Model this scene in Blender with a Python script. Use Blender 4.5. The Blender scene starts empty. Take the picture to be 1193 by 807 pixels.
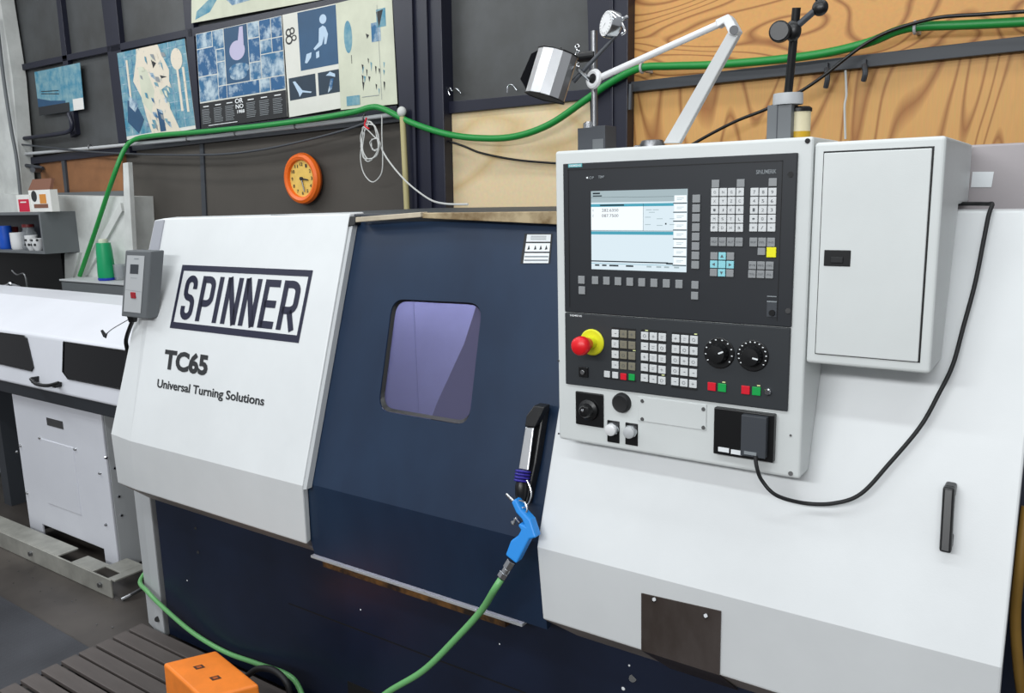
import bpy, bmesh, math, random
from mathutils import Vector, Matrix, Quaternion
random.seed(4)
S = bpy.context.scene
C = S.collection
PI = math.pi
# ------------------------------------------------------------------ camera model (metres, Z up)
F, W, H, CH = 957.06, 1193.0, 807.0, 1.65
p_, r_, y_ = math.radians(10.457), math.radians(-1.409), math.radians(34.63)
fw = Vector((-math.sin(y_)*math.cos(p_), math.cos(y_)*math.cos(p_), -math.sin(p_)))
rt0 = Vector((math.cos(y_), math.sin(y_), 0)); up0 = rt0.cross(fw)
rt = rt0*math.cos(r_) + up0*math.sin(r_); up = -rt0*math.sin(r_) + up0*math.cos(r_)
CAM = Vector((0, 0, CH))
cd = bpy.data.cameras.new('camera'); cam = bpy.data.objects.new('camera', cd); C.objects.link(cam)
cd.sensor_fit = 'HORIZONTAL'; cd.sensor_width = 36; cd.lens = 36*F/W; cd.clip_start = .02
M = Matrix((rt, up, -fw)).transposed().to_4x4(); M.translation = CAM
cam.matrix_world = M; S.camera = cam

def ray(x, y): return rt*((x-W/2)/F) - up*((y-H/2)/F) + fw
def oY(x, y, Y): d = ray(x, y); return CAM + d*(Y/d.y)
def oX(x, y, X): d = ray(x, y); return CAM + d*(X/d.x)
def oZ(x, y, Z): d = ray(x, y); return CAM + d*((Z-CH)/d.z)
def oP(x, y, pl, off=0):            # sloped plane Y = Y0 + m*(z-z0)
    Y0, z0, m = pl; Y0 = Y0 - off
    d = ray(x, y); t = (Y0 + m*(CH-z0))/(d.y - m*d.z); return CAM + d*t

# ------------------------------------------------------------------ materials
def lin(h):
    h = h.lstrip('#'); o = []
    for i in (0, 2, 4):
        v = int(h[i:i+2], 16)/255; o.append(v/12.92 if v <= .04045 else ((v+.055)/1.055)**2.4)
    return (*o, 1)
MATS = {}
def mat(name, col, rough=.5, metal=0, noise=0, scale=6, bump=0, bscale=200, emit=None, estr=1, spec=.5, col2=None, contrast=(.35, .65), coat=0, stretch=(1, 1, 1)):
    if name in MATS: return MATS[name]
    m = bpy.data.materials.new(name); m.use_nodes = True; MATS[name] = m
    nt = m.node_tree; b = nt.nodes['Principled BSDF']
    c = lin(col); b.inputs['Base Color'].default_value = c
    b.inputs['Roughness'].default_value = rough; b.inputs['Metallic'].default_value = metal
    b.inputs['Specular IOR Level'].default_value = spec; b.inputs['Coat Weight'].default_value = coat
    if noise or col2 or bump:
        tc = nt.nodes.new('ShaderNodeTexCoord'); mp = nt.nodes.new('ShaderNodeMapping')
        mp.inputs['Scale'].default_value = stretch
        nt.links.new(tc.outputs['Object'], mp.inputs[0])
    if noise or col2:
        n = nt.nodes.new('ShaderNodeTexNoise'); n.inputs['Scale'].default_value = scale; n.inputs['Detail'].default_value = 6; n.inputs['Roughness'].default_value = .6
        nt.links.new(mp.outputs[0], n.inputs[0])
        rp = nt.nodes.new('ShaderNodeValToRGB'); rp.color_ramp.elements[0].position = contrast[0]; rp.color_ramp.elements[1].position = contrast[1]
        if col2: rp.color_ramp.elements[0].color = lin(col2); rp.color_ramp.elements[1].color = c
        else:
            rp.color_ramp.elements[0].color = tuple([v*(1-noise) for v in c[:3]])+(1,); rp.color_ramp.elements[1].color = tuple([min(1, v*(1+noise*.3)) for v in c[:3]])+(1,)
        nt.links.new(n.outputs[0], rp.inputs[0]); nt.links.new(rp.outputs[0], b.inputs['Base Color'])
    if bump:
        n2 = nt.nodes.new('ShaderNodeTexNoise'); n2.inputs['Scale'].default_value = bscale; nt.links.new(mp.outputs[0], n2.inputs[0])
        bp = nt.nodes.new('ShaderNodeBump'); bp.inputs['Strength'].default_value = bump; bp.inputs['Distance'].default_value = .002
        nt.links.new(n2.outputs[0], bp.inputs['Height']); nt.links.new(bp.outputs[0], b.inputs['Normal'])
    if emit:
        b.inputs['Emission Color'].default_value = lin(emit); b.inputs['Emission Strength'].default_value = estr
    return m

WHITE = mat('machine_white', '#dde0e1', .38, noise=.05, scale=3, bump=.05, bscale=350)
PANELW = mat('pendant_white', '#d6dad9', .42, noise=.04, scale=5, bump=.07, bscale=500)
NAVY = mat('door_navy', '#13233a', .33, col2='#1c3049', scale=3.5, contrast=(.35, .75), stretch=(1, 1, .5))
PLINTH = mat('plinth_navy', '#141e33', .36, noise=.25, scale=4)
BEZEL = mat('panel_charcoal', '#1b1f25', .5, noise=.08, scale=8)
BEZEL2 = mat('panel_charcoal_light', '#292d31', .55, noise=.06, scale=8)
BLACK = mat('black_plastic', '#0c0d0f', .35)
RUBBER = mat('black_rubber', '#17181a', .6)
KEYG = mat('key_grey', '#8d9092', .5); KEYW = mat('key_light', '#d4d7d8', .45); KEYT = mat('key_taupe', '#7c7868', .5)
KEYC = mat('key_cyan', '#8fd2dc', .5); YEL = mat('yellow_plastic', '#f0ea10', .4); ESY = mat('estop_yellow', '#dede28', .4)
RED = mat('red_plastic', '#e01822', .35); REDK = mat('key_red', '#d8162c', .4); GRN = mat('key_green', '#0da04a', .4)
LEG = mat('print_dark', '#26282b', .6); LET = mat('print_white', '#e8ecee', .5); GREYL = mat('print_grey', '#8a9094', .5)
CHROME = mat('bright_metal', '#c9ccd0', .18, 1); STEEL = mat('dull_steel', '#8d8e90', .4, 1, noise=.15)
ALU = mat('brushed_aluminium', '#d6d8da', .3, 1, noise=.06, scale=30, stretch=(1, 1, .05))
GREY = mat('mid_grey_paint', '#64686b', .5); DGREY = mat('dark_grey_paint', '#3c4046', .5); LGREY = mat('light_grey_paint', '#b9bcbe', .45)
DARK = mat('near_black', '#0a0b0d', .6)
CHARC = mat('wall_charcoal', '#4c4843', .8, noise=.12, scale=2)
GLASSD = mat('dusty_dark_glass', '#4f5254', .45, col2='#3c3d3c', scale=2.2)
FRAME = mat('frame_dark_navy', '#171a2c', .4, noise=.15)
CONC = mat('white_plaster', '#d2d5d2', .8, noise=.2, scale=4)
BROWN = mat('orange_board', '#91633f', .7, noise=.3, scale=3)
GHOSE = mat('hose_green', '#1c8a3c', .4); LHOSE = mat('hose_pale_green', '#6cae6c', .38)
BLUE = mat('gun_blue', '#1f86d8', .4); ORANGE = mat('crate_orange', '#f5862a', .5, noise=.12, scale=12); CLOCKO = mat('clock_orange', '#ea6a18', .4)
DIAL = mat('clock_face', '#e6c060', .5, noise=.12, scale=20)
STEELP = mat('worn_steel_plate', '#6d6562', .38, .6, col2='#4c423c', scale=5, stretch=(1, 1, .4))
RUST = mat('oily_rust', '#7a5428', .5, col2='#241a14', scale=22, contrast=(.4, .7))
BEIGE = mat('old_beige_metal', '#c9bda6', .5, noise=.25, scale=9)
PAPER = mat('paper_white', '#d9dad2', .7, noise=.05); PAPERY = mat('paper_yellowed', '#cfd3bf', .7, noise=.12, scale=5)
PB = mat('print_blue', '#235a88', .6, col2='#b4c6d2', scale=14, contrast=(.34, .5)); PB2 = mat('print_blue_pale', '#b4c6d0', .6, col2='#2a6690', scale=13, contrast=(.42, .6))
PBD = mat('print_deep_blue', '#2a5478', .55, noise=.2, scale=3); PBV = mat('print_midnight', '#1f3446', .55, noise=.2)
PT = mat('print_teal', '#3c84a0', .6, col2='#84a8b0', scale=16); PBK = mat('print_black', '#202124', .6); PSK = mat('print_cream', '#ddd4c2', .6, col2='#8fa0a4', scale=22, contrast=(.3, .42))
PFIG = mat('print_pale_figure', '#b4cbe0', .6); PINK = mat('print_pale_pink', '#b8b4d0', .6)
PIPEY = mat('pipe_ivory', '#b5ac7c', .5)
WIREW = mat('wire_white', '#c8cac8', .5)
THERM = mat('thermos_green', '#0f9a62', .4); NAVYB = mat('thermos_blue_base', '#1733a8', .4)
MUGB = mat('blue_ceramic', '#1b55c0', .35); CERW = mat('white_ceramic', '#dedfe0', .3); CRIM = mat('crimson_card', '#c8143c', .5)
CARDB = mat('brown_card', '#7a5240', .7); CARDW = mat('white_card', '#e2e2de', .6); CARDO = mat('orange_print', '#d08a3a', .6)
YHOSE = mat('amber_hose', '#8a6a30', .3, noise=.2); PINKG = mat('pinkish_grey_metal', '#a9a2a4', .45, noise=.05)
PURP = mat('violet_wire', '#2a1f8c', .4)

def plywood(name, a, b, s, sx, k=26):
    m = bpy.data.materials.new(name); m.use_nodes = True; nt = m.node_tree; bs = nt.nodes['Principled BSDF']
    tc = nt.nodes.new('ShaderNodeTexCoord'); mp = nt.nodes.new('ShaderNodeMapping'); mp.inputs['Scale'].default_value = sx
    n = nt.nodes.new('ShaderNodeTexNoise'); n.inputs['Scale'].default_value = s; n.inputs['Detail'].default_value = 1.2; n.inputs['Distortion'].default_value = .35
    mu = nt.nodes.new('ShaderNodeMath'); mu.operation = 'MULTIPLY'; mu.inputs[1].default_value = k
    fr = nt.nodes.new('ShaderNodeMath'); fr.operation = 'PINGPONG'; fr.inputs[1].default_value = 1
    rp = nt.nodes.new('ShaderNodeValToRGB'); rp.color_ramp.elements[0].position = .0; rp.color_ramp.elements[0].color = lin(b); rp.color_ramp.elements[1].position = .38; rp.color_ramp.elements[1].color = lin(a)
    n2 = nt.nodes.new('ShaderNodeTexNoise'); n2.inputs['Scale'].default_value = 40; m2 = nt.nodes.new('ShaderNodeMapping'); m2.inputs['Scale'].default_value = (sx[0]*2, 1, sx[2]*.6)
    mx = nt.nodes.new('ShaderNodeMixRGB'); mx.blend_type = 'MULTIPLY'; mx.inputs[0].default_value = .18
    L = nt.links.new
    L(tc.outputs['Object'], mp.inputs[0]); L(mp.outputs[0], n.inputs[0]); L(n.outputs[0], mu.inputs[0]); L(mu.outputs[0], fr.inputs[0]); L(fr.outputs[0], rp.inputs[0])
    L(tc.outputs['Object'], m2.inputs[0]); L(m2.outputs[0], n2.inputs[0]); L(rp.outputs[0], mx.inputs[1]); L(n2.outputs[1], mx.inputs[2]); L(mx.outputs[0], bs.inputs['Base Color'])
    bs.inputs['Roughness'].default_value = .55; return m
PLYU = plywood('plywood_swirl', '#d9a05a', '#9c622c', 1.3, (1, 1, 3.4), 38)
PLYL = plywood('plywood_upright_grain', '#dba660', '#a56c34', 1.25, (2.6, 1, .6), 34)
PLYT = plywood('plywood_pale', '#e9d3aa', '#d9bd8c', 1.0, (.8, 1, 2.6), 8)

def wave_floor():
    m = bpy.data.materials.new('oily_floor'); m.use_nodes = True; nt = m.node_tree; bs = nt.nodes['Principled BSDF']; L = nt.links.new
    tc = nt.nodes.new('ShaderNodeTexCoord'); n = nt.nodes.new('ShaderNodeTexNoise'); n.inputs['Scale'].default_value = 2.5; n.inputs['Detail'].default_value = 8
    rp = nt.nodes.new('ShaderNodeValToRGB'); rp.color_ramp.elements[0].position = .3; rp.color_ramp.elements[0].color = lin('#2e2a28'); rp.color_ramp.elements[1].position = .7; rp.color_ramp.elements[1].color = lin('#56504b')
    v = nt.nodes.new('ShaderNodeTexVoronoi'); v.inputs['Scale'].default_value = 14
    cr = nt.nodes.new('ShaderNodeValToRGB'); cr.color_ramp.elements[0].position = .02; cr.color_ramp.elements[0].color = lin('#c9c6be'); cr.color_ramp.elements[1].position = .035; cr.color_ramp.elements[1].color = (1, 1, 1, 1)
    L(tc.outputs['Object'], n.inputs[0]); L(n.outputs[0], rp.inputs[0]); L(rp.outputs[0], bs.inputs['Base Color']); bs.inputs['Roughness'].default_value = .42
    return m
FLOOR = wave_floor()
def checker_plate():
    m = bpy.data.materials.new('checker_plate'); m.use_nodes = True; nt = m.node_tree; bs = nt.nodes['Principled BSDF']; L = nt.links.new
    tc = nt.nodes.new('ShaderNodeTexCoord'); mp = nt.nodes.new('ShaderNodeMapping'); mp.inputs['Rotation'].default_value = (0, 0, .78); v = nt.nodes.new('ShaderNodeTexChecker'); v.inputs['Scale'].default_value = 60
    bp = nt.nodes.new('ShaderNodeBump'); bp.inputs['Strength'].default_value = .5; bp.inputs['Distance'].default_value = .003
    n = nt.nodes.new('ShaderNodeTexNoise'); n.inputs['Scale'].default_value = 3; rp = nt.nodes.new('ShaderNodeValToRGB'); rp.color_ramp.elements[0].color = lin('#2b2c30'); rp.color_ramp.elements[1].color = lin('#5a5c62')
    L(tc.outputs['Object'], mp.inputs[0]); L(mp.outputs[0], v.inputs[0]); L(v.outputs['Fac'], bp.inputs['Height']); L(bp.outputs[0], bs.inputs['Normal'])
    L(tc.outputs['Object'], n.inputs[0]); L(n.outputs[0], rp.inputs[0]); L(rp.outputs[0], bs.inputs['Base Color']); bs.inputs['Roughness'].default_value = .4; bs.inputs['Metallic'].default_value = .3
    return m
PLATE = checker_plate()
def glass(name, col, rough=.05, alpha=.45):
    m = bpy.data.materials.new(name); m.use_nodes = True; nt = m.node_tree; b = nt.nodes['Principled BSDF']
    b.inputs['Base Color'].default_value = lin(col); b.inputs['Roughness'].default_value = rough; b.inputs['Alpha'].default_value = alpha; b.inputs['Specular IOR Level'].default_value = .6
    return m
DOORGL = glass('door_glass', '#6c6c90', .14, .28)
SMOKE = glass('smoked_glass', '#05060a', .08, .985); SMOKE.node_tree.nodes['Principled BSDF'].inputs['Specular IOR Level'].default_value = .25
CLEAR = glass('clear_plastic', '#a8adb2', .2, .35)

# ------------------------------------------------------------------ mesh building
class MB:
    def __init__(s): s.b = bmesh.new(); s.mats = []; s.mi = 0; s.dl = s.b.faces.layers.int.new('done')
    def use(s, m):
        if m not in s.mats: s.mats.append(m)
        s.mi = s.mats.index(m); return s
    def _f(s, n0):
        for f in s.b.faces:
            if not f[s.dl]: f.material_index = s.mi; f[s.dl] = 1
    def box(s, lo, hi):
        lo, hi = Vector(lo), Vector(hi); n0 = len(s.b.faces)
        r = bmesh.ops.create_cube(s.b, size=1)['verts']
        for v in r: v.co = Vector([(lo[i]+hi[i])/2 + v.co[i]*(hi[i]-lo[i]) for i in range(3)])
        s._f(n0); return s
    def prism(s, pts, vec):
        n0 = len(s.b.faces); vec = Vector(vec); a = [s.b.verts.new(Vector(p)) for p in pts]; c = [s.b.verts.new(Vector(p)+vec) for p in pts]
        n = len(a); s.b.faces.new(a); s.b.faces.new(c[::-1])
        for i in range(n): s.b.faces.new((a[i], c[i], c[(i+1) % n], a[(i+1) % n]))
        s._f(n0); return s
    def poly(s, pts):
        n0 = len(s.b.faces); s.b.faces.new([s.b.verts.new(Vector(p)) for p in pts]); s._f(n0); return s
    def cyl(s, p0, p1, r0, r1=None, seg=24, caps=True):
        n0 = len(s.b.faces); p0, p1 = Vector(p0), Vector(p1); d = p1-p0; r1 = r0 if r1 is None else r1
        q = Vector((0, 0, 1)).rotation_difference(d.normalized()).to_matrix().to_4x4()
        bmesh.ops.create_cone(s.b, cap_ends=caps, segments=seg, radius1=max(r0, 1e-5), radius2=max(r1, 1e-5), depth=d.length, matrix=Matrix.Translation((p0+p1)/2) @ q)
        s._f(n0); return s
    def lathe(s, base, axis, prof, seg=32):     # prof: (radius, height) along axis
        n0 = len(s.b.faces); base, axis = Vector(base), Vector(axis).normalized()
        q = Vector((0, 0, 1)).rotation_difference(axis); rings = []
        for r, h in prof:
            rings.append([s.b.verts.new(base + q @ Vector((max(r, 1e-5)*math.cos(t*2*PI/seg), max(r, 1e-5)*math.sin(t*2*PI/seg), h))) for t in range(seg)])
        for a, b in zip(rings, rings[1:]):
            for i in range(seg): s.b.faces.new((a[i], a[(i+1) % seg], b[(i+1) % seg], b[i]))
        s.b.faces.new(rings[0][::-1]); s.b.faces.new(rings[-1]); s._f(n0); return s
    def tube(s, pts, r, seg=8, smooth=6):
        n0 = len(s.b.faces); P = [Vector(p) for p in pts]
        if smooth and len(P) > 2:
            Q = []
            for i in range(len(P)-1):
                a, b, c, d = P[max(i-1, 0)], P[i], P[i+1], P[min(i+2, len(P)-1)]
                for k in range(smooth):
                    t = k/smooth; Q.append(.5*((2*b)+(c-a)*t+(2*a-5*b+4*c-d)*t*t+(3*b-a-3*c+d)*t**3))
            P = Q+[P[-1]]
        T = [(P[min(i+1, len(P)-1)]-P[max(i-1, 0)]).normalized() for i in range(len(P))]
        nrm = T[0].orthogonal().normalized(); rings = []
        for i, p in enumerate(P):
            if i:
                nrm = T[i-1].rotation_difference(T[i]) @ nrm
            b = T[i].cross(nrm).normalized()
            rr = r[i] if isinstance(r, list) else r
            rings.append([s.b.verts.new(p + (nrm*math.cos(k*2*PI/seg)+b*math.sin(k*2*PI/seg))*rr) for k in range(seg)])
        for a, b in zip(rings, rings[1:]):
            for i in range(seg): s.b.faces.new((a[i], a[(i+1) % seg], b[(i+1) % seg], b[i]))
        s.b.faces.new(rings[0][::-1]); s.b.faces.new(rings[-1]); s._f(n0); return s
    def sphere(s, c, r, sc=(1, 1, 1), seg=20):
        n0 = len(s.b.faces); bmesh.ops.create_uvsphere(s.b, u_segments=seg, v_segments=seg//2, radius=r, matrix=Matrix.Translation(Vector(c)) @ Matrix.Diagonal((*sc, 1))); s._f(n0); return s
    def torus(s, c, axis, R, r, seg=32):
        c = Vector(c); ax = Vector(axis).normalized(); a = ax.orthogonal().normalized(); b = ax.cross(a)
        n0 = len(s.b.faces); rings = []
        for i in range(seg):
            t = i*2*PI/seg; d = a*math.cos(t)+b*math.sin(t); rings.append([s.b.verts.new(c+d*(R+r*math.cos(k*PI/4))+ax*r*math.sin(k*PI/4)) for k in range(8)])
        for i in range(seg):
            A, B = rings[i], rings[(i+1) % seg]
            for k in range(8): s.b.faces.new((A[k], A[(k+1) % 8], B[(k+1) % 8], B[k]))
        s._f(n0); return s
    def build(s, name, m=None, parent=None, bevel=0, solid=0, smooth=False, seg=2, faceY=False, loc=None):
        if faceY:
            bmesh.ops.remove_doubles(s.b, verts=s.b.verts, dist=.0008)
            s.b.normal_update()
            for f in s.b.faces:
                if f.normal.y > 0 or (abs(f.normal.y) < .02 and f.normal.z < 0): f.normal_flip()
        elif not solid: bmesh.ops.recalc_face_normals(s.b, faces=s.b.faces)
        me = bpy.data.meshes.new(name)
        # origin at the base centre
        vs = [v.co for v in s.b.verts]
        if loc is None:
            lo = Vector([min(v[i] for v in vs) for i in range(3)]); hi = Vector([max(v[i] for v in vs) for i in range(3)])
            loc = Vector(((lo.x+hi.x)/2, (lo.y+hi.y)/2, lo.z))
        for v in s.b.verts: v.co = v.co-loc
        s.b.faces.layers.int.remove(s.dl); s.b.to_mesh(me); s.b.free()
        for x in (s.mats or [m]): me.materials.append(x)
        o = bpy.data.objects.new(name, me); C.objects.link(o)
        if parent is not None:
            o.parent = parent; o.location = loc - wl(parent)
        else: o.location = loc
        if solid:
            md = o.modifiers.new('solid', 'SOLIDIFY'); md.thickness = solid; md.offset = -1
        if bevel:
            md = o.modifiers.new('bevel', 'BEVEL'); md.width = bevel; md.segments = seg; md.limit_method = 'ANGLE'; md.angle_limit = .6
        if smooth:
            for p in me.polygons: p.use_smooth = True
            if not bevel:
                try: me.set_sharp_from_angle(angle=.7)
                except Exception: pass
        return o
def wl(o):
    v = Vector(o.location)
    while o.parent: o = o.parent; v += Vector(o.location)
    return v
def tag(o, label=None, cat=None, group=None, kind=None):
    for k, v in (('label', label), ('category', cat), ('group', group), ('kind', kind)):
        if v: o[k] = v
    return o
def thing(name, loc, label, cat, group=None):
    o = bpy.data.objects.new(name, None); C.objects.link(o); o.location = Vector(loc); o.empty_display_size = .05
    return tag(o, label, cat, group)
def struct(o): o['kind'] = 'structure'; return o
def dup(o, loc, mat_=None):                     # copy of a part at another world place, same parent
    c = o.copy(); C.objects.link(c); c.location = Vector(loc) - (wl(o.parent) if o.parent else Vector())
    return c
def text_mesh(mb, body, quad, off=0, lift=Vector((0, -.0006, 0))):
    """writes body into the quadrilateral TL,TR,BR,BL"""
    cu = bpy.data.curves.new('lettering', 'FONT'); cu.body = body; cu.offset = off; cu.resolution_u = 3
    o = bpy.data.objects.new('lettering', cu); C.objects.link(o); dg = bpy.context.evaluated_depsgraph_get()
    me = bpy.data.meshes.new_from_object(o.evaluated_get(dg)); 
    xs = [v.co.x for v in me.vertices]; ys = [v.co.y for v in me.vertices]
    x0, x1, y0, y1 = min(xs), max(xs), min(ys), max(ys); TL, TR, BR, BL = [Vector(q) for q in quad]
    n0 = len(mb.b.faces); vv = []
    for v in me.vertices:
        u, w = (v.co.x-x0)/(x1-x0), (v.co.y-y0)/max(y1-y0, 1e-6)
        vv.append(mb.b.verts.new((BL*(1-u)+BR*u)*(1-w)+(TL*(1-u)+TR*u)*w+lift))
    for p in me.polygons:
        try: mb.b.faces.new([vv[i] for i in p.vertices])
        except ValueError: pass
    mb._f(n0); C.objects.unlink(o); bpy.data.objects.remove(o); bpy.data.curves.remove(cu); bpy.data.meshes.remove(me)

# planes of the machine front (Y0, z0, slope)
UP = (1.50, .845, .345); LOW = (1.50, .845, -.105); CHAM = (1.52, .655, -1.04)
FZ = .845; TOPZ = 1.605

# =================================================================== THE ROOM
WY = 3.10
fl = MB().use(FLOOR).box((-9, -7, -.1), (6, 3.3, 0)).build('floor'); struct(fl)
wb = MB().use(CHARC).box((-9, WY+.03, 0), (1.6, WY+.15, 3.3)).build('wall_back'); struct(wb)
def wq(mb, px, Y=WY, t=.03):      # wall quad traced on the wall plane, with thickness going back
    mb.prism([oY(x, y, Y) for x, y in px], (0, t, 0)); return mb
# left plaster pier and lower plaster
struct(wq(MB().use(CONC), [(-60, -20), (-2, -10), (14, 90), (26, 230), (30, 262), (-60, 270)], WY-.1, .1).build('wall_left', bevel=.004))
struct(wq(MB().use(CONC), [(-60, 224), (30, 227), (144, 229), (154, 400), (-60, 420)], 2.93, .2).build('trim_1'))
# windows: panes then bars
def window(n, panes, bars, gm=GLASSD):
    w = MB()
    for b in bars: wq(w.use(FRAME), b, WY-.02, .05)
    o = struct(w.build('window_%d' % n, bevel=.002))
    g = MB()
    for p in panes: wq(g.use(gm), p, WY+.015, .01)
    g.build('window_pane', parent=o)
window(1, [[(5, -20), (130, -30), (150, 165), (16, 185)]],
       [[(1, 0), (6, 0), (30, 200), (24, 200)], [(64, -12), (69, -12), (88, 156), (82, 160)], [(10, 78), (128, 53), (129, 60), (11, 85)], [(12, 186), (150, 170), (151, 178), (12, 194)]])
window(2, [[(132, -30), (215, -40), (233, 155), (148, 165)]],
       [[(116, -15), (133, -18), (151, 164), (138, 168)], [(128, 53), (217, 34), (217, 43), (129, 61)], [(211, -20), (222, -20), (233, 152), (226, 154)]])
window(3, [[(222, -30), (460, -60), (462, 130), (232, 155)]],
       [[(217, 34), (400, -5), (462, -22), (462, -8), (396, 9), (218, 44)], [(232, 150), (462, 123), (463, 131), (232, 158)]])
window(4, [[(513, -20), (690, -30), (692, 120), (518, 125)]],
       [[(515, 119), (692, 103), (692, 115), (516, 133)]])
# dark steel posts
struct(wq(MB().use(FRAME), [(455, -30), (513, -30), (528, 600), (494, 600)], WY-.06, .09).build('trim_2', bevel=.004))
tp = MB().use(FRAME)
for a, b in ((478, 486), (495, 499)): wq(tp, [(a-2, -30), (a+1, -30), (a+17, 600), (a+14, 600)], WY-.075, .02)
struct(tp.build('trim_3'))
tp = MB().use(FRAME); wq(tp, [(683, -30), (732, -30), (727, 600), (700, 600)], WY-.06, .09); wq(tp, [(710, -30), (714, -30), (714, 600), (711, 600)], WY-.07, .02)
struct(tp.build('trim_4', bevel=.003))
tp = MB().use(DGREY); wq(tp, [(232, 158), (236, 158), (241, 270), (236, 270)], WY+.02, .03); struct(tp.build('trim_5'))
tp = MB().use(DGREY); wq(tp, [(150, 166), (232, 158), (470, 131), (470, 141), (150, 176)], WY+.0, .03); struct(tp.build('trim_6'))
# boards
b = wq(MB().use(BROWN), [(46, 186), (142, 179), (144, 228), (50, 227)], WY, .04).build('wooden_board'); tag(b, 'orange-brown wooden board in the wall behind the grey shelf', 'board')
b = wq(MB().use(GREY), [(50, 225), (146, 222), (147, 230), (50, 233)], WY-.02, .03).build('trim_7'); struct(b)
b = wq(MB().use(DGREY), [(71, 186), (75, 186), (79, 230), (76, 230)], WY-.015, .03).build('trim_8'); struct(b)
b = wq(MB().use(PLYT), [(519, 132), (690, 113), (697, 560), (526, 560)], WY, .03).build('plywood_sheet'); tag(b, 'pale cream plywood sheet under the dark window pane, left of the navy post', 'board', 'plywood sheets of the wall')
b = wq(MB().use(PLYU), [(731, -40), (1260, -80), (1260, 44), (731, 104)], WY, .03).build('plywood_sheet'); tag(b, 'orange plywood sheet with swirling grain above the dark wall rail', 'board', 'plywood sheets of the wall')
b = wq(MB().use(PLYL), [(731, 109), (1260, 53), (1260, 560), (731, 560)], WY, .03).build('plywood_sheet'); tag(b, 'orange plywood sheet with upright grain below the dark wall rail', 'board', 'plywood sheets of the wall')
b = wq(MB().use(DGREY), [(733, 95.5), (1260, 34), (1260, 52), (733, 107.5)], WY-.03, .04).build('trim_9', bevel=.002); struct(b)

m = MB().use(DGREY).box(oY(731, 126, WY-.075), oY(738, 112, WY-.02)).cyl(oY(734, 128, WY-.08), oY(735, 98, WY-.08), .008, seg=12)
tag(m.build('hinge', bevel=.001), 'dark steel hinge where the wall rail meets the navy post', 'hinge')
m = MB().use(DGREY).cyl(oY(46, 198, WY-.04), oY(38, 198, WY-.16), .018, seg=14).cyl(oY(50, 196, WY-.02), oY(26, 192, WY-.06), .014, seg=12)
tag(m.build('pipe_valve', bevel=.002), 'dark pipe valve in front of the orange-brown board above the shelf', 'valve')
# ---- posters
def poster(name, label, quad, cells, base=PAPER, Y=WY-.0223, group='posters over the window bars'):
    TL, TR, BR, BL = [oY(x, y, Y) for x, y in quad]
    P = lambda u, v: (TL*(1-u)+TR*u)*(1-v)+(BL*(1-u)+BR*u)*v
    m = MB().use(base); m.prism([TL, TR, BR, BL], (0, .002, 0))
    k = 0
    for c in cells:
        k += 1; lift = Vector((0, -.0004-.00006*k, 0)); m.use(c[0])
        if c[1] == 'r':
            u0, v0, u1, v1 = c[2]; m.poly([P(u0, v0)+lift, P(u1, v0)+lift, P(u1, v1)+lift, P(u0, v1)+lift])
        elif c[1] == 'p': m.poly([P(u, v)+lift for u, v in c[2]])
        elif c[1] == 'e':
            cu, cv, ru, rv = c[2]; rot = c[3] if len(c) > 3 else 0
            m.poly([P(cu+ru*math.cos(t*PI/10)*math.cos(rot)-rv*math.sin(t*PI/10)*math.sin(rot), cv+ru*math.cos(t*PI/10)*math.sin(rot)+rv*math.sin(t*PI/10)*math.cos(rot))+lift for t in range(20)])
        elif c[1] == 't':
            u0, v0, u1, v1 = c[3]; text_mesh(m, c[2], [P(u0, v0), P(u1, v0), P(u1, v1), P(u0, v1)], off=.02, lift=lift)
    return tag(m.build(name), label, 'poster', group)
R_ = random.random
cells = []
for (u0, v0, u1, v1, mm) in [(0, 0, .2, .16, PB2), (.2, 0, .34, .2, PB2), (0, .16, .24, .45, PB), (.24, .2, .34, .33, PB2), (.24, .33, .34, .58, PB2), (0, .45, .24, .72, PB2), (.34, 0, .62, .58, PBD), (.62, 0, .75, .16, PB2), (.75, 0, .88, .2, PB), (.88, 0, 1, .2, PB), (.62, .16, .75, .4, PB), (.75, .2, .88, .34, PB2), (.88, .2, 1, .34, PB), (.75, .34, 1, .58, PB2), (.62, .4, .75, .58, PB2), (.24, .58, .34, .72, PB), (.34, .58, .72, .72, PB), (.72, .58, .84, .72, PB2), (.84, .58, 1, .72, PB)]:
    cells.append((mm, 'r', (u0+.004, v0+.005, u1-.004, v1-.005)))
cells += [(PB2, 'e', (.49, .5, .1, .05)), (PINK, 'e', (.49, .25, .09, .1)), (PINK, 'p', [(.5, .18), (.57, .2), (.57, .02), (.53, .02)]), (PB2, 'e', (.5, .44, .12, .06)), (PBK, 'r', (0, .73, 1, 1))]
for i, u in enumerate((.02, .17, .31, .56, .71, .86)):
    cells.append((LET, 'r', (u+.02, .765, u+.09, .775)))
    for j in range(9): cells.append((GREYL, 'r', (u, .80+j*.018, u+.11*(.8+.2*R_()), .806+j*.018)))
cells += [(LET, 't', 'OR', (.435, .74, .53, .79)), (LET, 't', 'NO', (.44, .80, .53, .845)), (LET, 't', '1988', (.455, .86, .54, .895)), (LET, 'r', (.1, .975, .45, .982))]
poster('calendar_poster', 'blue collage calendar poster with a black date strip along its foot', [(228, 40), (328, 18), (335, 136), (235, 150)], cells)
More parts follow.
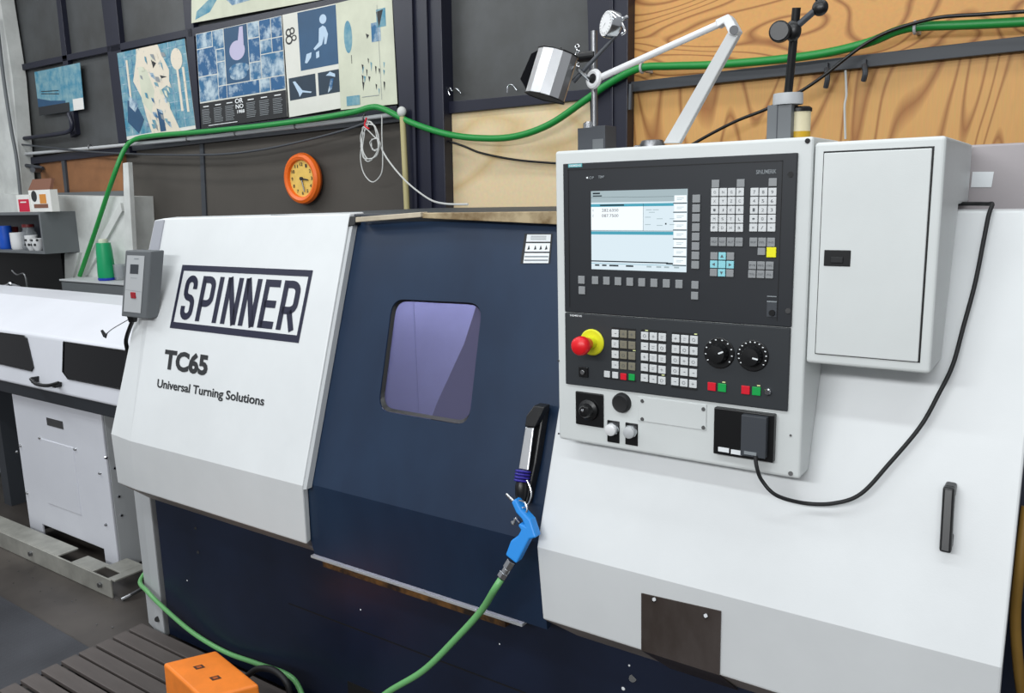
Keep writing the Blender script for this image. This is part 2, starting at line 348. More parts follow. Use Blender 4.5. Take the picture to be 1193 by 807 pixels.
cells = [(PBD, 'r', (.29, .01, 1, .57)), (PBV, 'r', (.04, .62, .56, .84)), (PBV, 'r', (.61, .62, 1, .84)), (LEG, 'e', (.1, .18, .06, .04)), (PAPER, 'e', (.1, .18, .035, .022)), (LEG, 'e', (.1, .25, .07, .045)), (PAPER, 'e', (.1, .25, .045, .027)), (LEG, 'e', (.17, .17, .05, .035)), (PAPER, 'e', (.17, .17, .028, .02)), (LEG, 'e', (.2, .24, .05, .03)), (PAPER, 'e', (.2, .24, .03, .018)),
         (PFIG, 'e', (.76, .12, .065, .045)), (PFIG, 'p', [(.68, .2), (.75, .18), (.8, .2), (.84, .27), (.8, .36), (.76, .36), (.77, .28), (.72, .36), (.58, .40), (.56, .38), (.66, .33)]), (PFIG, 'p', [(.42, .42), (.52, .41), (.5, .46), (.42, .51), (.38, .5)]), (PFIG, 'p', [(.6, .42), (.66, .41), (.66, .47), (.6, .48)]),
         (PFIG, 'p', [(.12, .66), (.17, .66), (.3, .76), (.48, .79), (.46, .8), (.3, .78), (.24, .82), (.22, .78)]), (PFIG, 'p', [(.76, .66), (.84, .63), (.93, .66), (.93, .69), (.84, .67)]), (PB, 'p', [(.84, .7), (.9, .7), (.86, .8), (.78, .83)])]
poster('dance_poster', 'white poster with one tall and two small midnight-blue photographs, right of the calendar', [(329, 17.5), (391, 4), (397, 126), (337, 136.5)], cells)
cells = [(PT, 'e', (.2, .33, .075, .15)), (LEG, 'r', (.24, .5, .25, .58)), (PB2, 'r', (.62, .25, .78, .42)), (PT, 'r', (.72, .14, .88, .3)), (LEG, 'p', [(.72, .16), (.84, .15), (.76, .3)]), (LEG, 'p', [(.52, .33), (.58, .35), (.54, .38)])]
for i in range(16):
    u = .4+.4*R_(); v = .55+.3*R_(); cells.append((LEG if i % 3 else PT, 'p', [(u, v), (u+.02+.02*R_(), v+.01), (u+.01, v+.05+.04*R_())]))
cells += [(PT, 'r', (.12, .88, .36, .97)), (GREYL, 'r', (.4, .9, .7, .905)), (GREYL, 'r', (.74, .1, .745, .95))]
poster('sketch_poster', 'yellowed poster with a teal balloon and black scribbles beside the dark post', [(391, 4), (456, -12), (463, 121), (397, 128)], cells, PAPERY)
cells = [(PT, 'r', (0, 0, 1, .96))]
for i in range(9): cells.append((PB2, 'r', (0, .06+i*.1, 1, .066+i*.1)))
for i in range(8): cells.append((PB2, 'r', (.1+i*.11, 0, .107+i*.11, .96)))
cells += [(PSK, 'p', [(.3, .0), (.62, 0), (.66, .12), (.74, .3), (.72, .45), (.6, .5), (.68, .7), (.8, 1), (.4, 1), (.34, .78), (.3, .55), (.2, .35), (.28, .12)]), (PAPERY, 'p', [(.3, .2), (.42, .25), (.5, .5), (.42, .75), (.3, .6)]), (PBD, 'p', [(.5, .7), (.58, .74), (.6, .97), (.52, .97)]), (PSK, 'e', (.86, .2, .08, .12)), (PSK, 'r', (.84, .3, .87, .78)), (PSK, 'r', (.92, .3, .95, .8)), (PSK, 'r', (.12, .1, .15, .8)), (LEG, 'p', [(.5, .15), (.57, .2), (.52, .25)]), (LEG, 'p', [(.6, .34), (.7, .37), (.62, .38)]), (PBD, 'p', [(.08, .55), (.2, .6), (.3, .8), (.2, .95), (.05, .8)]), (PB2, 'p', [(.12, .5), (.24, .62), (.18, .7), (.1, .62)])]
for i in range(34):
    u = .3+.38*R_(); v = .08+.85*R_(); a_ = .02+.035*R_(); cells.append(((PAPERY, PB2, GREYL, PT, PSK)[i % 5], 'p', [(u, v), (u+a_, v+.01), (u+a_*1.4, v+.05+.05*R_()), (u+a_*.3, v+.03+.03*R_())]))
poster('tile_poster', 'teal tiled poster with pale draped shapes, filling the window pane left of the calendar', [(136.5, 62), (215, 45), (228, 150), (148, 163)], cells)
poster('corner_poster', 'pale poster with a blue streak above the calendar, cut by the top of the frame', [(223, -35), (400, -66), (400, -5), (223, 27)], [(PT, 'p', [(.03, .95), (.04, .8), (.16, .55), (.2, .6), (.14, .85)]), (PB2, 'p', [(.2, .5), (.5, .4), (.6, .7), (.3, .8)])], PAPERY)
poster('sea_poster', 'small teal sea picture on the far left window pane, cut by the narrow frame bar', [(40, 84), (93, 73), (98, 127), (46, 135)], [(PT, 'r', (0, 0, .62, .75)), (PBD, 'p', [(0, .6), (.3, .7), (.62, .75), (.62, .8), (0, .8)]), (PT, 'r', (.66, 0, 1, .75)), (LEG, 'r', (0, .8, .7, 1)), (CARDW, 'r', (.78, .75, 1, 1)), (LEG, 'p', [(.1, .45), (.5, .5), (.5, .52), (.1, .47)]), (LEG, 'p', [(.1, .5), (.5, .57), (.5, .59), (.1, .52)])], PT, WY-.0223)

# ---- clock
cc = oY(352, 208, WY-.02); clk = thing('wall_clock', cc-Vector((0, 0, .135)), 'round orange wall clock with a yellow face on the charcoal wall', 'clock')
MB().use(CLOCKO).lathe(cc+Vector((0, .035, 0)), (0, -1, 0), [(.11, 0), (.128, .01), (.136, .03), (.130, .048), (.115, .056), (.100, .05), (.094, .03)], 48).build('rim', parent=clk, smooth=True)
m = MB().use(DIAL).cyl(cc+Vector((0, .02, 0)), cc+Vector((0, 0, 0)), .097, seg=48); m.use(LEG)
for k, s_ in enumerate('12 1 2 3 4 5 6 7 8 9 10 11'.split()):
    a = k*PI/6; c0 = cc+Vector((math.sin(a)*.076, -.002, math.cos(a)*.076)); w = .006*len(s_)
    text_mesh(m, s_, [c0+Vector((-w, 0, .009)), c0+Vector((w, 0, .009)), c0+Vector((w, 0, -.009)), c0+Vector((-w, 0, -.009))], off=.02)
m.build('face', parent=clk)
m = MB().use(LEG); m.cyl(cc+Vector((0, -.004, 0)), cc+Vector((.05, -.006, -.008)), .0045, .003); m.use(STEEL); m.cyl(cc+Vector((0, -.006, 0)), cc+Vector((.02, -.008, -.07)), .004, .003); m.use(LEG).cyl(cc, cc+Vector((0, -.012, 0)), .009)
m.build('hands', parent=clk)
MB().use(BLACK).lathe(oY(345, 200, WY+.04), (0, -1, 0), [(.01, 0), (.01, .002)], 8).build('hanger', parent=clk)

# ---- pipes, hoses and wires on the wall
def run(name, label, cat, px, Y, r, m, seg=10, extra=None):
    pts = [oY(p[0], p[1], p[2] if len(p) > 2 else Y) for p in px]
    mb = MB().use(m).tube(pts, r, seg)
    return tag(mb.build(name, smooth=True), label, cat, {'black_wire': 'black wires along the wall'}.get(name))
run('air_hose', 'long dark green air hose clipped along the wall over the posters and plywood', 'hose',
    [(93, 321, 2.88), (110, 272, 2.89), (130, 212, 2.90), (144, 176, 2.96), (156, 163), (180, 158), (235, 153.5), (300, 147), (360, 139.5), (410, 131), (432, 125), (447, 127), (480, 143), (520, 156), (560, 161), (600, 159), (640, 145), (680, 118), (710, 97), (745, 79.5), (780, 77), (830, 75.5), (900, 70), (960, 62), (1010, 50), (1045, 36), (1070, 31), (1120, 29), (1200, 25), (1260, 20)], WY-.085, .0145, GHOSE)
cnd = thing('conduit', oY(235, 160, WY-.05), 'grey metal conduit running along the foot of the posters', 'pipe')
MB().use(LGREY).tube([oY(x, y, WY-.05) for x, y in ((22, 180), (238, 160), (462, 133))], .011, 10, 2).build('pipe', parent=cnd, smooth=True)
for x, y in ((105, 171), (219, 162), (275, 155), (345, 147), (425, 137)):
    p = oY(x, y, WY-.05); MB().use(STEEL).torus(p, (1, 0, .02), .0135, .004, 16).build('clip', parent=cnd)
ivp = thing('ivory_pipe', oY(474, 240, WY-.09), 'ivory plastic pipe standing upright against the dark post', 'pipe')
MB().use(PIPEY).tube([oY(469, 136, WY-.09), oY(475, 262, WY-.09)], .014, 12, 0).build('pipe', parent=ivp, smooth=True)
MB().use(CONC).sphere(oY(468, 130, WY-.09), .024, (1, .8, 1)).build('elbow', parent=ivp, smooth=True)
run('black_wire', 'thin black wire sagging across the charcoal wall left of the clock', 'wire', [(-40, 158), (0, 165), (50, 171), (110, 177), (180, 180), (250, 180), (300, 175), (350, 165), (400, 152), (432, 141)], WY-.07, .006, DGREY)
run('black_wire', 'thin black wire drooping over the pale plywood sheet', 'wire', [(518, 163), (540, 170), (560, 178), (600, 186), (645, 190), (680, 192)], WY-.03, .005, BLACK)
run('black_wire', 'thin black wire climbing over the orange plywood to the top right', 'wire', [(800, 172), (830, 155), (860, 140), (893, 127), (930, 108), (960, 88), (985, 68), (1010, 50), (1040, 35), (1090, 21), (1140, 17), (1200, 13), (1250, 10)], WY-.11, .006, BLACK)
run('black_pipe', 'dark bent pipe hooking under the small sea picture', 'pipe', [(80, 132), (84, 145), (80, 153), (60, 157), (22, 162)], WY-.05, .014, FRAME)
run('grey_pipe', 'grey pipe standing upright beside the plaster pier at the far left', 'pipe', [(-4, 20), (4, 90), (13, 150), (20, 190), (27, 262)], WY-.14, .012, GREY)
rng = random.Random(7)
def coil_pts(c, a, b, n, Y, jit):
    o = []
    for k in range(n*10):
        t = k*2*PI/10; o.append(oY(c[0]+a*math.sin(t)*(1-.25*rng.random())+jit*rng.uniform(-1, 1), c[1]-b*math.cos(t)*(1-.2*rng.random()), Y-.01*rng.random()))
    return o
wc = thing('wire_bundle', oY(433, 212, WY-.1), 'tangled bundle of white wire hanging from the conduit by the clock', 'wire')
MB().use(WIREW).tube([oY(427, 138, WY-.1)]+coil_pts((431, 165), 11, 24, 4, WY-.1, 2)+coil_pts((437, 168), 6, 8, 2, WY-.1, 1), .0028, 6, 4).build('coil', parent=wc, smooth=True)
MB().use(WIREW).tube([oY(x, y, WY-.1) for x, y in ((445, 134), (445, 160), (446, 185), (444, 203), (434, 212), (424, 202), (420, 184), (422, 165))], .003, 6).build('loop', parent=wc, smooth=True)
MB().use(WIREW).tube([oY(x, y, Y) for x, y, Y in ((437, 148, 3.0), (447, 178, 3.0), (470, 208, 2.9), (497, 230, 2.7), (516, 237, 2.5), (545, 238, 2.4))], .004, 6).build('tail', parent=wc, smooth=True)
MB().use(REDK).tube([oY(427, 137, WY-.11), oY(425, 146, WY-.11), oY(430, 150, WY-.11)], .004, 6).build('tie', parent=wc)
hooks = []
for i, (x, y, L) in enumerate(((963, 80, 22), (1007, 76, 18))):
    m = MB().use(DGREY); m.box(oY(x-3, y+4, WY-.05), oY(x+4, y-6, WY-.02)+Vector((0, 0, 0))); m.tube([oY(x, y, WY-.05), oY(x+1, y+L*.5, WY-.07), oY(x-1, y+L, WY-.06)], .009, 8)
    tag(m.build('rail_hook'), ['dark clamp hook hanging on the wall rail, nearer the green hose bend', 'dark clamp hook hanging on the wall rail, right-hand one of the two'][i], 'hook', 'clamp hooks on the wall rail')
m = MB().use(CONC).tube([oY(985, 82, WY-.03), oY(986, 110, WY-.03), oY(984, 125, WY-.03), oY(985, 162, WY-.03)], .004, 6)
tag(m.build('wall_string'), 'thin pale cord hanging down the plywood between the rail hooks', 'cord')
for i, (x, y, lb) in enumerate(((872, 76, 'small pale clip holding the green hose above the wall rail'), )):
    pass
for (x, y, lb) in ((748, 79, 'small pale clip on the green hose at the left end of the orange plywood'), (1066, 32, 'small pale clip on the green hose near the top right')):
    p = oY(x, y, WY-.085); m = MB().use(LGREY).torus(p, (1, 0, 0), .018, .005, 16).box(p+Vector((-.006, .01, -.012)), p+Vector((.006, .085, .012)))
    tag(m.build('hose_clip'), lb, 'clip', 'clips on the green hose')
def wirebit(px, lb):
    tag(MB().use(CHROME).tube([oY(x, y, WY-.0225) for x, y in px], .003, 6).build('wire_hook', smooth=True), lb, 'hook', 'bent wire hooks on the window bar')
wirebit([(524, 111), (522, 106), (524, 102), (527, 106), (531, 103), (535, 106), (537, 109)], 'bent silver wire hook on the window bar beside the dark double post')
wirebit([(591, 108), (592, 100), (597, 99), (602, 105)], 'bent silver wire hook on the window bar beside the lamp head')
ch = MB().use(CHROME)
for k in range(6): ch.torus(oY(673+(.5 if k % 2 else -.5), 54+k*4.6, WY-.08), (1, 0, 0) if k % 2 else (0, 1, 0), .008, .0026, 12)
tag(ch.build('hanging_chain'), 'short bright chain hanging behind the lamp head', 'chain')

# =================================================================== SHELF CORNER (far left)
SY = 2.70; SB = 2.932
a = oY(46, 247, SY); bz = oY(50, 296, SY).z; x0 = a.x-1.6; x1 = a.x
sh = thing('shelf_cabinet', (x1-.5, 2.9, bz), 'grey open wall shelf holding mugs at the far left', 'shelf')
MB().use(GREY).box((x1-.02, SY, bz-.0), (x1, SB, a.z)).build('side_panel', parent=sh, bevel=.002)
MB().use(GREY).box((x0, SY, a.z-.018), (x1-.02, SB, a.z)).build('top_board', parent=sh, bevel=.002)
MB().use(GREY).box((x0, SY, bz), (x1-.02, SB, bz+.018)).build('bottom_board', parent=sh, bevel=.002)
MB().use(DGREY).box((x0, SB-.02, bz+.018), (x1-.02, SB-.002, a.z-.018)).build('back_board', parent=sh)
tz = a.z
def cardbox(name, label, px0, px1, ytop, Y, m, d, fn):
    p0 = oY(px0, 240, Y); p1 = oY(px1, 240, Y); top = oY((px0+px1)/2, ytop, Y).z
    t = thing(name, (p0.x/2+p1.x/2, Y+d/2, tz), label, 'box', 'card boxes on the grey shelf'); MB().use(m).box((p0.x, Y, tz+.001), (p1.x, Y+d, top)).build('carton', parent=t, bevel=.002)
    fn(t, p0.x, p1.x, top, Y); return t
def f1(t, xa, xb, top, Y):
    h = top-tz; w = xb-xa
    m = MB().use(CARDB).prism([(xa, Y-.0, top), (xb, Y, top), (xb-.015, Y+.03, top+.07), (xa+.015, Y+.03, top+.07)], (0, .02, .0)); m.build('lid', parent=t)
    m = MB().use(LEG).cyl((xa+w*.25, Y, tz+h*.72), (xa+w*.25, Y-.001, tz+h*.72), w*.13); m.use(CARDO).box((xa+w*.5, Y-.001, tz+h*.38), (xa+w*.8, Y, tz+h*.8)); m.use(CARDB).box((xa+w*.2, Y-.0012, tz+h*.18), (xa+w*.85, Y, tz+h*.36)); m.build('print', parent=t)
def f2(t, xa, xb, top, Y):
    h = top-tz; w = xb-xa
    m = MB().use(CRIM).box((xa+w*.15, Y-.001, tz+.004), (xb-w*.04, Y, tz+h*.75)); m.use(CARDW).box((xa+w*.3, Y-.002, tz+h*.55), (xb-w*.25, Y, tz+h*.62)); m.build('print', parent=t)
cardbox('carton_box', 'white card box with brown open flap on top of the grey shelf', 35, 60, 221, SY+.03, CARDW, .05, f1)
cardbox('carton_box', 'small crimson and white box on the grey shelf beside the larger white box', 20, 35, 227, SY+.02, CARDW, .05, f2)
def mug(name, label, px, w, h, m, Y=SY+.08, handle=True):
    c0 = oY(px, 290, Y); c0.z = bz+.0185
    t = thing(name, c0, label, 'mug', 'mugs in the grey shelf'); MB().use(m).lathe(c0, (0, 0, 1), [(w*.42, 0), (w*.48, .01), (w*.5, h*.5), (w*.5, h), (w*.45, h), (w*.44, .02), (.001, .012)], 24).build('cup', parent=t, smooth=True)
    if handle: MB().use(m).tube([c0+Vector((-w*.47, 0, h*.8)), c0+Vector((-w*.78, -.005, h*.72)), c0+Vector((-w*.78, -.005, h*.4)), c0+Vector((-w*.45, 0, h*.25))], .008, 8).build('handle', parent=t, smooth=True)
mug('mug', 'white mug with its handle to the left in the grey shelf', 23, .10, .115, CERW)
mug('mug', 'tall blue mug in the grey shelf left of the white mug', 8, .09, .16, MUGB, handle=False)
mug('mug', 'dark red mug behind the white mug in the grey shelf', 17, .08, .15, mat('dark_red_ceramic', '#6a1a1c', .4), SY+.155, False)
c0 = oY(36, 290, SY+.1); c0.z = bz+.0185
t = thing('glass_jar', c0, 'clear glass jar in the grey shelf right of the white mug', 'jar'); MB().use(CLEAR).lathe(c0, (0, 0, 1), [(.045, 0), (.05, .01), (.05, .11), (.035, .13), (.035, .15)], 20).build('body', parent=t, smooth=True); MB().use(mat('dark_red_ceramic', '#6a1a1c')).cyl(c0+Vector((0, 0, .15)), c0+Vector((0, 0, .17)), .038).build('lid', parent=t)
for k in range(2):
    cp = oY((38, 45)[k], 290, SY+.04); cp.z = bz+.0185
    m = MB().use(CERW).lathe(cp, (0, 0, 1), [(.02, 0), (.036, .03), (.04, .1-.02*k), (.036, .1-.02*k), (.03, .03), (.001, .01)], 20)
    m.use(LEG)
    for q in range(6):
        an = -PI/2+(-1.2+q*.45); m.sphere(cp+Vector((.037*math.cos(an), .037*math.sin(an), .04+.03*(q % 2))), .009, seg=8)
    tag(m.build('patterned_cup', smooth=True), ['white cup with dark pattern in the grey shelf beside the jar', 'smaller white cup with dark pattern against the shelf side'][k], 'cup', 'patterned cups in the grey shelf')
# dark backing below the shelf, tap and tubes
b = MB().use(DARK).box((x0, 2.90, .7), (oY(76, 340, 2.90).x, 2.931, bz-.005)).build('splash_board'); tag(b, 'black splash board on the wall under the grey shelf', 'board')
b = MB().use(CONC).prism([oY(x, y, 2.91) for x, y in ((75, 296), (92, 294), (82, 335), (76, 335))], (0, .021, 0)).build('white_strip'); tag(b, 'narrow white strip leaning below the end of the grey shelf', 'board')
tp = thing('metal_tap', oY(14, 343, 2.7), 'chrome tap with thin tubes below the grey shelf', 'tap')
MB().use(CHROME).tube([oY(x, y, 2.7) for x, y in ((-8, 332), (5, 333), (14, 331), (24, 335), (30, 348))]+[oY(31, 352, 2.9)], .012, 8).build('spout', parent=tp, smooth=True)
MB().use(CHROME).sphere(oY(13, 331, 2.7), .022).build('knob', parent=tp, smooth=True)
MB().use(STEEL).tube([oY(x, y, 2.7) for x, y in ((14, 315), (20, 320), (28, 319), (31, 330), (32, 350))], .006, 6).build('tube', parent=tp, smooth=True)
run('green_tube', 'short green tube behind the white bar feeder lid', 'hose', [(28, 336, 2.9), (31, 337), (40, 339), (50, 343), (60, 350), (62, 352, 2.9)], 2.6, .008, GHOSE)
# leaning white panels + desk
b = MB().use(CONC)
b.prism([oY(x, y, 2.90) for x, y in ((143, 190), (149, 189), (155, 296), (146, 300))], (0, .03, 0)); b.prism([oY(x, y, 2.912) for x, y in ((140, 236), (142, 246), (96, 328), (84, 328))], (0, .02, 0))
tag(b.build('leaning_bracket', bevel=.002), 'white post with diagonal brace behind the green thermos', 'bracket')
DY = 2.75; dz = oY(100, 327, DY).z; dl = oY(72, 330, DY).x; dr = oY(170, 330, DY).x
dk = thing('drawer_chest', (dl/2+dr/2, DY+.15, 0), 'grey metal drawer chest behind the white bar feeder', 'cabinet')
MB().use(GREY).box((dl, DY+.01, .0), (dr, 2.925, dz-.012)).build('body', parent=dk, bevel=.003)
MB().use(LGREY).box((dl-.01, DY-.01, dz-.012), (dr+.01, 2.925, dz)).build('top', parent=dk, bevel=.003)
zb = dz-.012
for k in range(3):
    MB().use(GREY).box((dl+.005, DY-.005, zb-.075*(k+1)+.008), (dr-.005, DY+.01, zb-.075*k-.006)).build('drawer', parent=dk, bevel=.002)
tc0 = oY(125, 324, DY+.08); tc0.z = dz+.001
th = thing('thermos_bottle', tc0, 'green thermos bottle with cream cap and blue base on the grey chest', 'bottle')
hh = oY(122, 283, DY+.08).z-dz
MB().use(THERM).lathe(tc0, (0, 0, 1), [(.05, .016), (.053, .03), (.047, hh*.8), (.042, hh)], 28).build('body', parent=th, smooth=True)
MB().use(NAVYB).lathe(tc0, (0, 0, 1), [(.05, 0), (.054, .005), (.054, .016)], 28).build('base', parent=th, smooth=True)
MB().use(PAPERY).lathe(tc0+Vector((0, 0, hh)), (0, 0, 1), [(.026, 0), (.028, .01), (.026, .024)], 24).build('cap', parent=th, smooth=True)
cp = oY(140, 322, DY+.12); cp.z = dz
tag(MB().use(CLEAR).lathe(cp, (0, 0, 1), [(.03, 0), (.034, .02), (.036, .1), (.033, .1), (.03, .02), (.001, .01)], 20).build('glass_tumbler', smooth=True), 'clear tumbler on the grey chest right of the green thermos', 'glass')

# =================================================================== LATHE
LM = thing('turning_machine', (-1.4, 1.95, 0), 'large white and navy turning machine with a sliding windowed door', 'machine')
# rear body / roof
MB().use(DGREY).prism([(-2.72, 1.80, .3), (-2.72, 2.6, .3), (-2.72, 2.6, 1.592), (-2.72, 1.80, 1.592)], (.55, 0, 0)).build('left_body', parent=LM)
MB().use(DGREY).box((-.95, 1.80, .3), (.35, 2.6, 1.592)).build('right_body', parent=LM)
MB().use(DGREY).box((-2.17, 1.78, 1.575), (-.95, 2.6, 1.605)).build('roof', parent=LM, bevel=.003)
MB().use(DGREY).box((-2.17, 2.5, .3), (-.95, 2.6, 1.575)).build('rear_wall', parent=LM)
VIO = mat('cabin_sheet', '#a2a4cc', .5, noise=.2, scale=3); BRN = mat('cabin_guard', '#3c3034', .5, noise=.2)
sxm = oY(486, 425, 1.98).x; MB().use(VIO).box((-2.17, 1.98, .75), (sxm-.003, 1.99, 1.57)).box((sxm+.003, 1.975, .75), (-1.0, 1.985, 1.57)).build('cabin_lining', parent=LM)
MB().use(BRN).prism([oY(x, y, 1.9) for x, y in ((540, 400), (556, 350), (585, 340), (585, 520), (490, 520), (508, 470))], (0, .02, 0)).build('cabin_guard', parent=LM, bevel=.004)
# left cover
UNDERSHADE = mat('shaded_stained_white', '#948c86', .5, noise=.25, scale=5)  # shade of the cover undersides put into the colour, plus brown oil stain
lcv = MB().use(WHITE)
TLs, TL, TR = oP(180, 256.5, UP, -.03), oP(190, 254.5, UP), oP(407.5, 249, UP)
FLs, FL, FR = oP(129, 505, UP, -.02), oP(152, 512, UP), oP(351, 572.5, UP)
LLs, LL, LR = oP(137, 562, LOW, -.02), oP(157.5, 568, LOW), oP(355, 622.5, LOW)
CLs, CL, CR = LLs+Vector((.05, .09, -.06)), Vector((oY(176, 583, 1.63).x, 1.63, .567)), Vector((oY(370, 643, 1.63).x, 1.63, .567))
for v in (FL, FR): v.z = FZ; v.y = UP[0]
for v in (LL, LR): v.z = .655; v.y = 1.52
for q in ([TLs, TL, FL, FLs], [TL, TR, FR, FL], [FLs, FL, LL, LLs], [FL, FR, LR, LL]): lcv.poly(q)
lcv.use(UNDERSHADE)
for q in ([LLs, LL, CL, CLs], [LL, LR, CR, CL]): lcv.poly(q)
lcv.use(WHITE)
tb = [v+Vector((0, .06, .004)) for v in (TLs, TL, TR)]
lcv.poly([TLs, tb[0], tb[1], TL]); lcv.poly([TL, tb[1], tb[2], TR])
lcv.build('left_cover', parent=LM, solid=.022, faceY=True, bevel=.004)
# grey slat behind the cover's upper left corner
MB().use(mat('slat_grey', '#9a9ca4', .5)).prism([oP(180, 257, UP, .006), oP(190.5, 256, UP, .006), oP(184, 292, UP, .006), oP(173, 292, UP, .006)], (0, .02, 0)).build('corner_slat', parent=LM, bevel=.003)
m = MB().use(WHITE)      # seam along the cover's bent edge
# door (sliding), set 2 cm behind the covers
DU = (UP[0]+.022, UP[1], UP[2]); DL = (LOW[0]+.022, LOW[1], LOW[2])
dr_ = MB().use(NAVY)
dT = oP(407, 262, DU); dTz = 1.583
def du(X, z): return Vector((X, DU[0]+DU[2]*(z-FZ), z))
win = [oP(x, y, DU) for x, y in ((457, 348), (562, 353), (546, 496), (440, 478))]
def rounded(q, rad, n=6):
    out = []
    for i in range(4):
        p, a, b = q[i], (q[i-1]-q[i]).normalized(), (q[(i+1) % 4]-q[i]).normalized()
        for k in range(n+1):
            t = k/n; s0 = p+a*rad; s1 = p+b*rad; out.append((s0*(1-t)+p*t)*(1-t)+(p*(1-t)+s1*t)*t)
    return out
outer = [du(-1.99, dTz), du(-.985, dTz), du(-.985, FZ), du(-1.84, FZ)]
hole = rounded(win, .045)
bm = dr_.b; ov = [bm.verts.new(v) for v in outer]; hv = [bm.verts.new(v) for v in hole]
es = [bm.edges.new((L[i], L[(i+1) % len(L)])) for L in (ov, hv) for i in range(len(L))]
bmesh.ops.triangle_fill(bm, use_beauty=True, edges=es)
low = lambda X, z: Vector((X, DL[0]+DL[2]*(z-FZ), z))
dr_.poly([du(-1.84, FZ), du(-.985, FZ), low(-.985, .613), low(-1.80, .613)])
door = dr_.build('door', parent=LM, solid=.02, faceY=True)
# gasket and pane
g = MB().use(BLACK); hi = rounded([w for w in win], .045); ctr = sum(win, Vector())/4
inn = [ctr+(v-ctr)*.955 for v in hi]; n = len(hi)
for i in range(n):
    j = (i+1) % n; l = Vector((0, .004, 0)); g.poly([hi[i]+l, hi[j]+l, inn[j]+l*3, inn[i]+l*3])
g.build('window_gasket', parent=door)
MB().use(DOORGL).prism([v+Vector((0, .016, 0)) for v in hi], (0, .004, 0)).build('window_pane', parent=door)
# warning sticker
sq = [oP(x, y, DU) for x, y in ((611.5, 272), (644, 272), (641, 307), (606.5, 307))]
P = lambda u, v: (sq[0]*(1-u)+sq[1]*u)*(1-v)+(sq[3]*(1-u)+sq[2]*u)*v
st = MB().use(PBK).poly([v+Vector((0, -.001, 0)) for v in sq]); L1 = Vector((0, -.0016, 0)); L2 = Vector((0, -.0021, 0))
for v0, v1 in ((.03, .27), (.32, .6), (.65, .98)): st.use(LET).poly([P(.1, v0)+L1, P(.95, v0)+L1, P(.95, v1)+L1, P(.1, v1)+L1])
for u in (.22, .45, .64, .83): st.use(PBK).poly([P(u-.04, .54)+L2, P(u, .38)+L2, P(u+.05, .52)+L2])
for v in (.08, .13, .18): st.use(GREYL).poly([P(.25, v)+L2, P(.8, v)+L2, P(.8, v+.02)+L2, P(.25, v+.02)+L2])
for v in (.74, .86): st.use(GREYL).poly([P(.12, v)+L2, P(.93, v)+L2, P(.93, v+.05)+L2, P(.12, v+.05)+L2])
stk = st.build('warning_sticker', parent=door); stk['label'] = 'black and white warning sticker at the door top'
# door frame edge pieces
MB().use(BLACK).prism([oP(x, y, UP, .004) for x, y in ((407, 252), (414, 252), (413, 262), (405, 264))], (0, .03, 0)).build('edge_cap', parent=LM, bevel=.002)
MB().use(LGREY).prism([oP(408.5, 256, UP), oP(412, 256, UP), oP(357, 570, UP), oP(353, 570, UP)], (0, .02, 0)).build('cover_edge', parent=LM)
MB().use(BEIGE).prism([oY(414, 253, 1.735), oY(490, 247, 1.735), oY(490, 253, 1.735), oY(414, 259, 1.735)], (0, .03, 0)).build('roof_beam', parent=LM, bevel=.002)
MB().use(mat('rusty_beige_metal', '#b8a684', .5, col2='#6e5634', scale=14)).prism([oY(490, 248, 1.745), oY(660, 246, 1.745), oY(660, 262, 1.745), oY(490, 254, 1.745)], (0, .03, 0)).build('roof_rail', parent=LM, bevel=.002)
# right cover
rcv = MB().use(WHITE); XL, XR = -.98, -.047
def up_(X, z): return Vector((X, UP[0]+UP[2]*(z-FZ), z))
def lo_(X, z): return Vector((X, LOW[0]+LOW[2]*(z-FZ), z))
A = [up_(XL, TOPZ-.005), up_(.34, TOPZ-.005), up_(.34, 1.19), up_(XR, .845+.26)]
rcv.poly([up_(XL, TOPZ-.005), up_(XR, TOPZ-.005), up_(XR, FZ), up_(XL, FZ)])
lipz = .655
rcv.poly([up_(XL, FZ), up_(XR, FZ), lo_(XR, lipz), lo_(XL, lipz)])
c1 = Vector((XL+.03, 1.63, .567)); c2 = Vector((XR, 1.63, .567)); rcv.use(UNDERSHADE).poly([lo_(XL, lipz), lo_(XR, lipz), c2, c1]); rcv.use(WHITE)
tb = [up_(X, TOPZ-.005)+Vector((0, .05, .002)) for X in (XL, XR)]; rcv.poly([up_(XL, TOPZ-.005), tb[0], tb[1], up_(XR, TOPZ-.005)])
rc = rcv.build('right_cover', parent=LM, solid=.02, faceY=True, bevel=.004)
MB().use(PINKG).box((-.40, 1.92, 1.592), (.35, 2.5, 1.726)).build('rear_box', parent=LM, bevel=.004)
MB().use(LET).poly([oY(x, y, 1.9185) for x, y in ((1133, 200), (1158, 200), (1155, 218), (1131, 218))]).build('blank_label', parent=LM)
# steel patch plate on the lower right cover
pp_ = MB().use(STEELP); q = [oP(x, y, LOW, .003) for x, y in ((747, 691), (840, 712), (838, 770), (747, 757))]
e = [lo_(q[3].x, lipz+.001)+Vector((0, -.003, 0)), lo_(q[2].x, lipz+.001)+Vector((0, -.003, 0))]
pp_.poly([q[0], q[1], e[1], e[0]]); pp_.poly([e[0], e[1], Vector((e[1].x+.003, 1.626, .562)), Vector((e[0].x+.02, 1.626, .562))])
pl = pp_.build('patch_plate', parent=LM, solid=.002, faceY=True)
m = MB().use(STEEL)
for x, y in ((762, 698), (822, 717)): m.cyl(oP(x, y, LOW, .003), oP(x, y, LOW, .008), .006, .004, 12)
m.build('screws', parent=pl)
